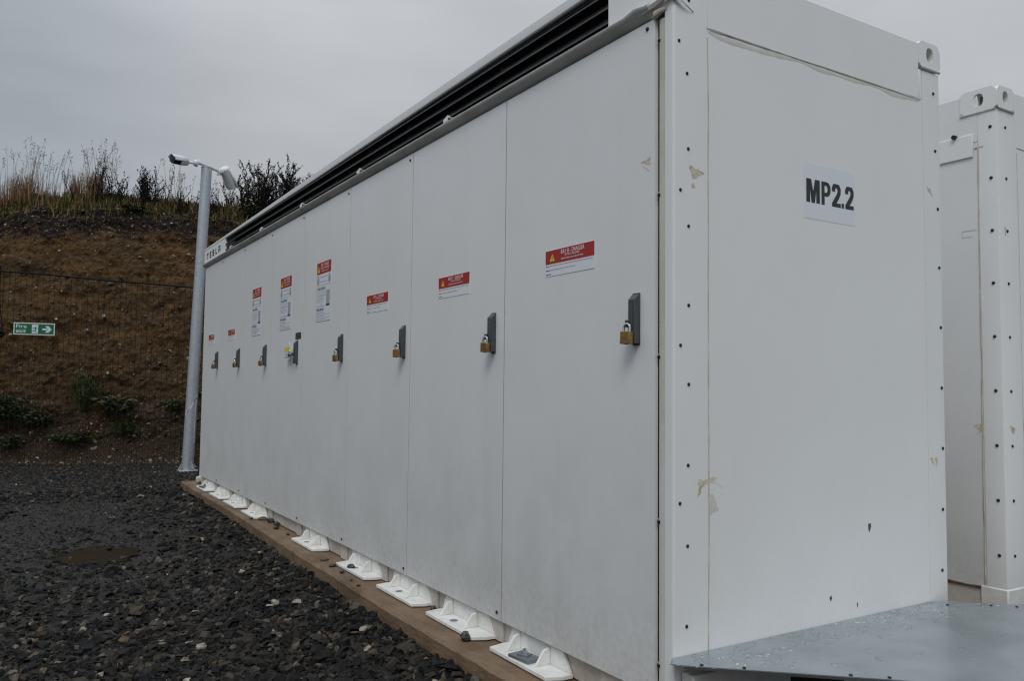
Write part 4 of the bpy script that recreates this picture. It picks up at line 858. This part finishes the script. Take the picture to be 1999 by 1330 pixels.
blades('green_grass', cl, GG, 'green grass along the top edge of the earth bank', 'grass')
cl = [(-1.25, 3.0, 160, .60, .14, .007, .30), (-.92, 3.05, 420, .62, .15, .007, .28), (-.55, 3.1, 100, .46, .18, .007, .3), (-.05, 3.05, 180, .62, .05, .007, .2), (.28, 3.0, 360, .66, .08, .007, .22), (.10, 3.0, 90, .40, .12, .007, .3), (.6, 3.1, 40, .30, .15, .007, .3),
      (1.05, 3.1, 60, .30, .15, .007, .3), (1.5, 3.1, 90, .32, .12, .007, .3), (2.2, 3.1, 40, .30, .2, .007, .3), (2.75, 3.2, 130, .46, .08, .007, .2), (3.1, 3.2, 100, .50, .10, .007, .2), (3.7, 3.2, 100, .5, .2, .007, .3)]
for k in range(26): cl.append((random.uniform(-8, -2) if k % 2 else random.uniform(4, 9), random.uniform(2.8, 3.8), 120, random.uniform(.3, .55), .2, .007, .3))
for k in range(22): cl.append((random.uniform(-2.2, 4.2), random.uniform(2.75, 3.2), 20, random.uniform(.2, .32), .12, .007, .5))
blades('dry_grass', cl, DG, 'straw coloured dry grass tufts on top of the bank', 'grass')
# tall flowering stalks
c = MB(); ST = mat('seed_stalk', (.24, .19, .14), .7, var=(.13, .11, .09), vscale=9, spec=.2)
for (u0, n_, h0, sp) in [(-1.1, 16, 1.0, .18), (-.8, 20, 1.15, .15), (-.4, 14, .95, .2), (.1, 14, 1.0, .14), (.33, 20, 1.15, .13), (.5, 8, 1.0, .12), (1.55, 14, .85, .12), (1.85, 8, .7, .15), (2.3, 6, .6, .2), (3.0, 7, .9, .2), (5.5, 14, .8, .8), (-3, 20, .9, .7)]:
    for _ in range(n_):
        u = u0+random.gauss(0, sp); w_ = random.uniform(2.8, 3.4); p_ = bank_p(u, interp(w_, PRW, range(len(PRW))))[0]; h = h0*random.uniform(.55, 1.12); lx = random.gauss(.03, .10)*h
        pts = [p_+Vector((0, 0, h*q))+FT*lx*q*q for q in (0, .35, .7, 1)]; c.tube(pts, [.0042, .0036, .0028, .0016], 3, cap=False)
        tip = pts[-1]
        for k in range(random.randint(3, 9)):
            q = random.uniform(0, .17)*h; bp_ = tip-Vector((0, 0, q))-FT*lx*.25*q/h; e = bp_+FT*random.gauss(0, .022)+Vector((0, 0, random.uniform(.0, .035))); c.tube([bp_, e, e+Vector((0, 0, .012))], [.0015, .0045, .001], 3, cap=False)
tag(c.build('grass_stalks', ST), 'tall thin flowering grass stalks above the bank top', 'grass', kind='stuff')
DW = mat('dead_stem', (.010, .008, .0075), .8, var=(.028, .020, .016), vscale=9, spec=.2)
def twig(mb, p_, d, ln, r_, depth, budd, curl):
    pts = [Vector(p_)]; dd = Vector(d).normalized(); n_ = 5
    for k in range(n_):
        dd = (dd+Vector((random.gauss(0, .10), random.gauss(0, .10), curl+random.gauss(0, .07)))).normalized(); pts.append(pts[-1]+dd*ln/n_)
    mb.tube(pts, [r_*(1-.16*k) for k in range(n_+1)], 3, cap=False)
    if budd:
        for k in range(int(ln*budd)):
            q = random.uniform(.25, 1)*n_; i = min(n_-1, int(q)); b_ = pts[i].lerp(pts[i+1], q-i); e = b_+Vector((random.gauss(0, .014), random.gauss(0, .014), random.uniform(.002, .03))); mb.tube([b_, b_.lerp(e, .6), e], [.003, .0085, .0015], 3, cap=False)
    if depth > 0:
        for k in range(1, n_+1):
            for _ in range(random.choice((1, 1, 2))):
                a = random.uniform(0, 6.28); side = Vector((math.cos(a), math.sin(a), random.uniform(.35, .9))).normalized(); twig(mb, pts[k], (dd*.5+side).normalized(), ln*random.uniform(.28, .50)*(1.1-.12*k), r_*.55, depth-1, budd, curl+.06)
def weed(label, u, w_, h, stems, sp, depth, budd, cat='weed', name='dead_weed', r_=.0095, group=None):
    root = bank_p(u, interp(w_, PRW, range(len(PRW))))[0]-Vector((0, 0, .03)); mb = MB()
    for k in range(stems):
        a = random.uniform(0, 6.28); q = random.uniform(0, sp); twig(mb, root+Vector((math.cos(a)*q*.35, math.sin(a)*q*.35, 0)), (math.cos(a)*q*.9, math.sin(a)*q*.9, 1), h*random.uniform(.6, 1.02)*.92, r_, depth, budd, .02)
    mb.mats = []; o = mb.build(name, DW); tag(o, label, cat, group)
random.seed(21)
weed('bare dark weed arching over the dry grass, furthest left on the bank', .02, 2.9, .62, 3, .5, 1, 16)
weed('tall forked dark weed curving left above the second tuft of dry grass', .30, 2.9, 1.0, 4, .40, 1, 18)
weed('dark brown dock spike just right of the dry grass tufts', .36, 2.8, .62, 1, .1, 1, 60)
weed('open dark branching weed with a hooked tip, left of the conical clump', .62, 2.8, .74, 7, .40, 1, 40)
weed('thin dark weed with hooked right tip beside the open branching weed', .74, 2.8, .70, 5, .5, 1, 32)
weed('small sparse dark weed between the hooked weed and the conical clump', 1.0, 2.8, .46, 5, .6, 1, 20)
weed('dense conical clump of dark stems in the middle of the bank top', 1.18, 2.85, .74, 22, .26, 1, 50)
weed('slanting forked dark weed rising right of the conical clump', 1.42, 2.85, .92, 5, .35, 1, 30)
weed('low twiggy dark weed half way between conical clump and camera pole', 1.75, 2.8, .55, 7, .7, 1, 20)
weed('leaning twiggy dark weed directly left of the camera pole', 2.05, 2.8, .50, 6, .7, 1, 20)
weed('small dark weed directly right of the camera pole', 2.42, 2.8, .50, 9, .5, 1, 40)
weed('thin spiky dark weed beneath the right hand camera', 2.68, 2.85, .80, 5, .3, 1, 40)
weed('brown seeded weed between the right hand camera and the tall dark shrub', 2.95, 2.85, .76, 10, .22, 1, 90)
weed('broad tall dark bare shrub right of the cameras', 3.25, 3.0, 1.06, 20, .42, 2, 45, 'shrub', 'dead_shrub', .010)
weed('tallest dark bare shrub, with curling tips, near the container roof', 3.62, 3.0, 1.22, 14, .22, 2, 45, 'shrub', 'dead_shrub', .010)
weed('dark bare shrub leaning right, partly behind the container roof', 3.95, 3.0, .98, 15, .45, 2, 40, 'shrub', 'dead_shrub', .010)
def leafy(name, label, root, h, n_, sp, leaf, material, cat='plant', upright=False):
    t_ = thing(name, label, cat, root); st = MB(); lf = MB(); root = Vector(root)
    for k in range(n_):
        a = random.uniform(0, 6.28); q = random.uniform(0, 1); d = Vector((math.cos(a)*q*sp, math.sin(a)*q*sp, h*random.uniform(.5, 1))); d -= FN*.10*sp; b0 = root+Vector((math.cos(a), math.sin(a), 0))*q*sp*.3; pts = [b0, b0+d*.5+Vector((0, 0, .04*h)), b0+d]; st.tube(pts, [.004, .003, .0015], 3, cap=False)
        for j in range(9 if upright else 7):
            f_ = random.uniform(.2, 1); p_ = b0+d*f_; L_ = leaf*random.uniform(.6, 1.1); a2 = random.uniform(0, 6.28); dr = Vector((math.cos(a2), math.sin(a2), (1.3 if upright else random.uniform(-.5, .5)))).normalized(); sd_ = dr.cross(Vector((random.gauss(0, .4), random.gauss(0, .4), 1))).normalized()*L_*(.10 if upright else .30)
            m_ = p_+dr*L_*.5+Vector((0, 0, .12*L_)); lf.poly([p_, m_+sd_, p_+dr*L_-Vector((0, 0, .1*L_)), m_-sd_], [(0, 1, 2, 3)])
    st.build('stems', material, t_); lf.build('leaves', material, t_)
LF = mat('weed_leaf', (.8, .8, .8), .55, var=(1.3, 1.25, 1.0), vscale=12, spec=.3, island=[(0, (.024, .040, .009)), (.6, (.046, .068, .015)), (1, (.085, .105, .030))])
LD = mat('dark_leaf', (.8, .8, .8), .55, var=(1.2, 1.2, 1.0), vscale=12, spec=.3, island=[(0, (.016, .030, .008)), (.7, (.032, .052, .013)), (1, (.062, .085, .024))])
LB = mat('wilted_leaf', (.8, .8, .8), .6, var=(1.2, 1.2, 1.0), vscale=12, spec=.3, island=[(0, (.020, .030, .008)), (.5, (.05, .06, .02)), (.8, (.10, .09, .03)), (1, (.22, .18, .13))])
leafy('leafy_weed', 'dark green leafy weed mass at the far left foot of the bank behind the fence', surf(-.15, .66)-FN*.02, .42, 130, .42, .075, LD)
leafy('leafy_weed', 'low green weed patch right of the leafy mass, under the fire exit sign', surf(.32, .60)-FN*.02, .26, 80, .38, .065, LD)
leafy('leafy_weed', 'small green weed tuft below the leafy mass near the fence foot at left', surf(.05, .28)-FN*.02, .20, 55, .30, .06, LF)
leafy('upright_weed', 'tall upright bright green weed with thin stems on the lower bank', surf(.90, .84)-FN*.02, .56, 120, .24, .09, LF, upright=True)
leafy('wilted_weed', 'drooping broad leaved weed with wilted brown leaves, mid lower bank', surf(1.38, .78)-FN*.03, .26, 60, .28, .11, LB)
leafy('leafy_weed', 'green weed growing below the drooping broad leaved weed', surf(1.60, .46)-FN*.02, .24, 60, .28, .055, LF)
leafy('ground_weed', 'flat spreading green weed at the foot of the bank, centre', surf(.88, .36)-FN*.02, .15, 90, .36, .065, LF)
leafy('leafy_weed', 'green weed patch immediately left of the camera pole', surf(2.28, .78)-FN*.02, .22, 60, .22, .055, LF)
leafy('leafy_weed', 'small green weed immediately right of the camera pole', surf(2.62, 1.05)-FN*.02, .16, 22, .12, .05, LF)
leafy('leafy_plant', 'bright broad leaved plant hanging over the top edge of the bank', surf(1.12, 4.28)-FN*.06, .10, 34, .20, .09, LB)
leafy('leafy_bush', 'dark green leafy bush at the base of the tall bare shrubs', surf(3.20, 4.35)+FN*.1, .30, 90, .38, .09, LD, 'bush')
leafy('leafy_bush', 'dark green bush tucked behind the container roof line', surf(3.9, 4.35)+FN*.1, .32, 80, .35, .09, LD, 'bush')
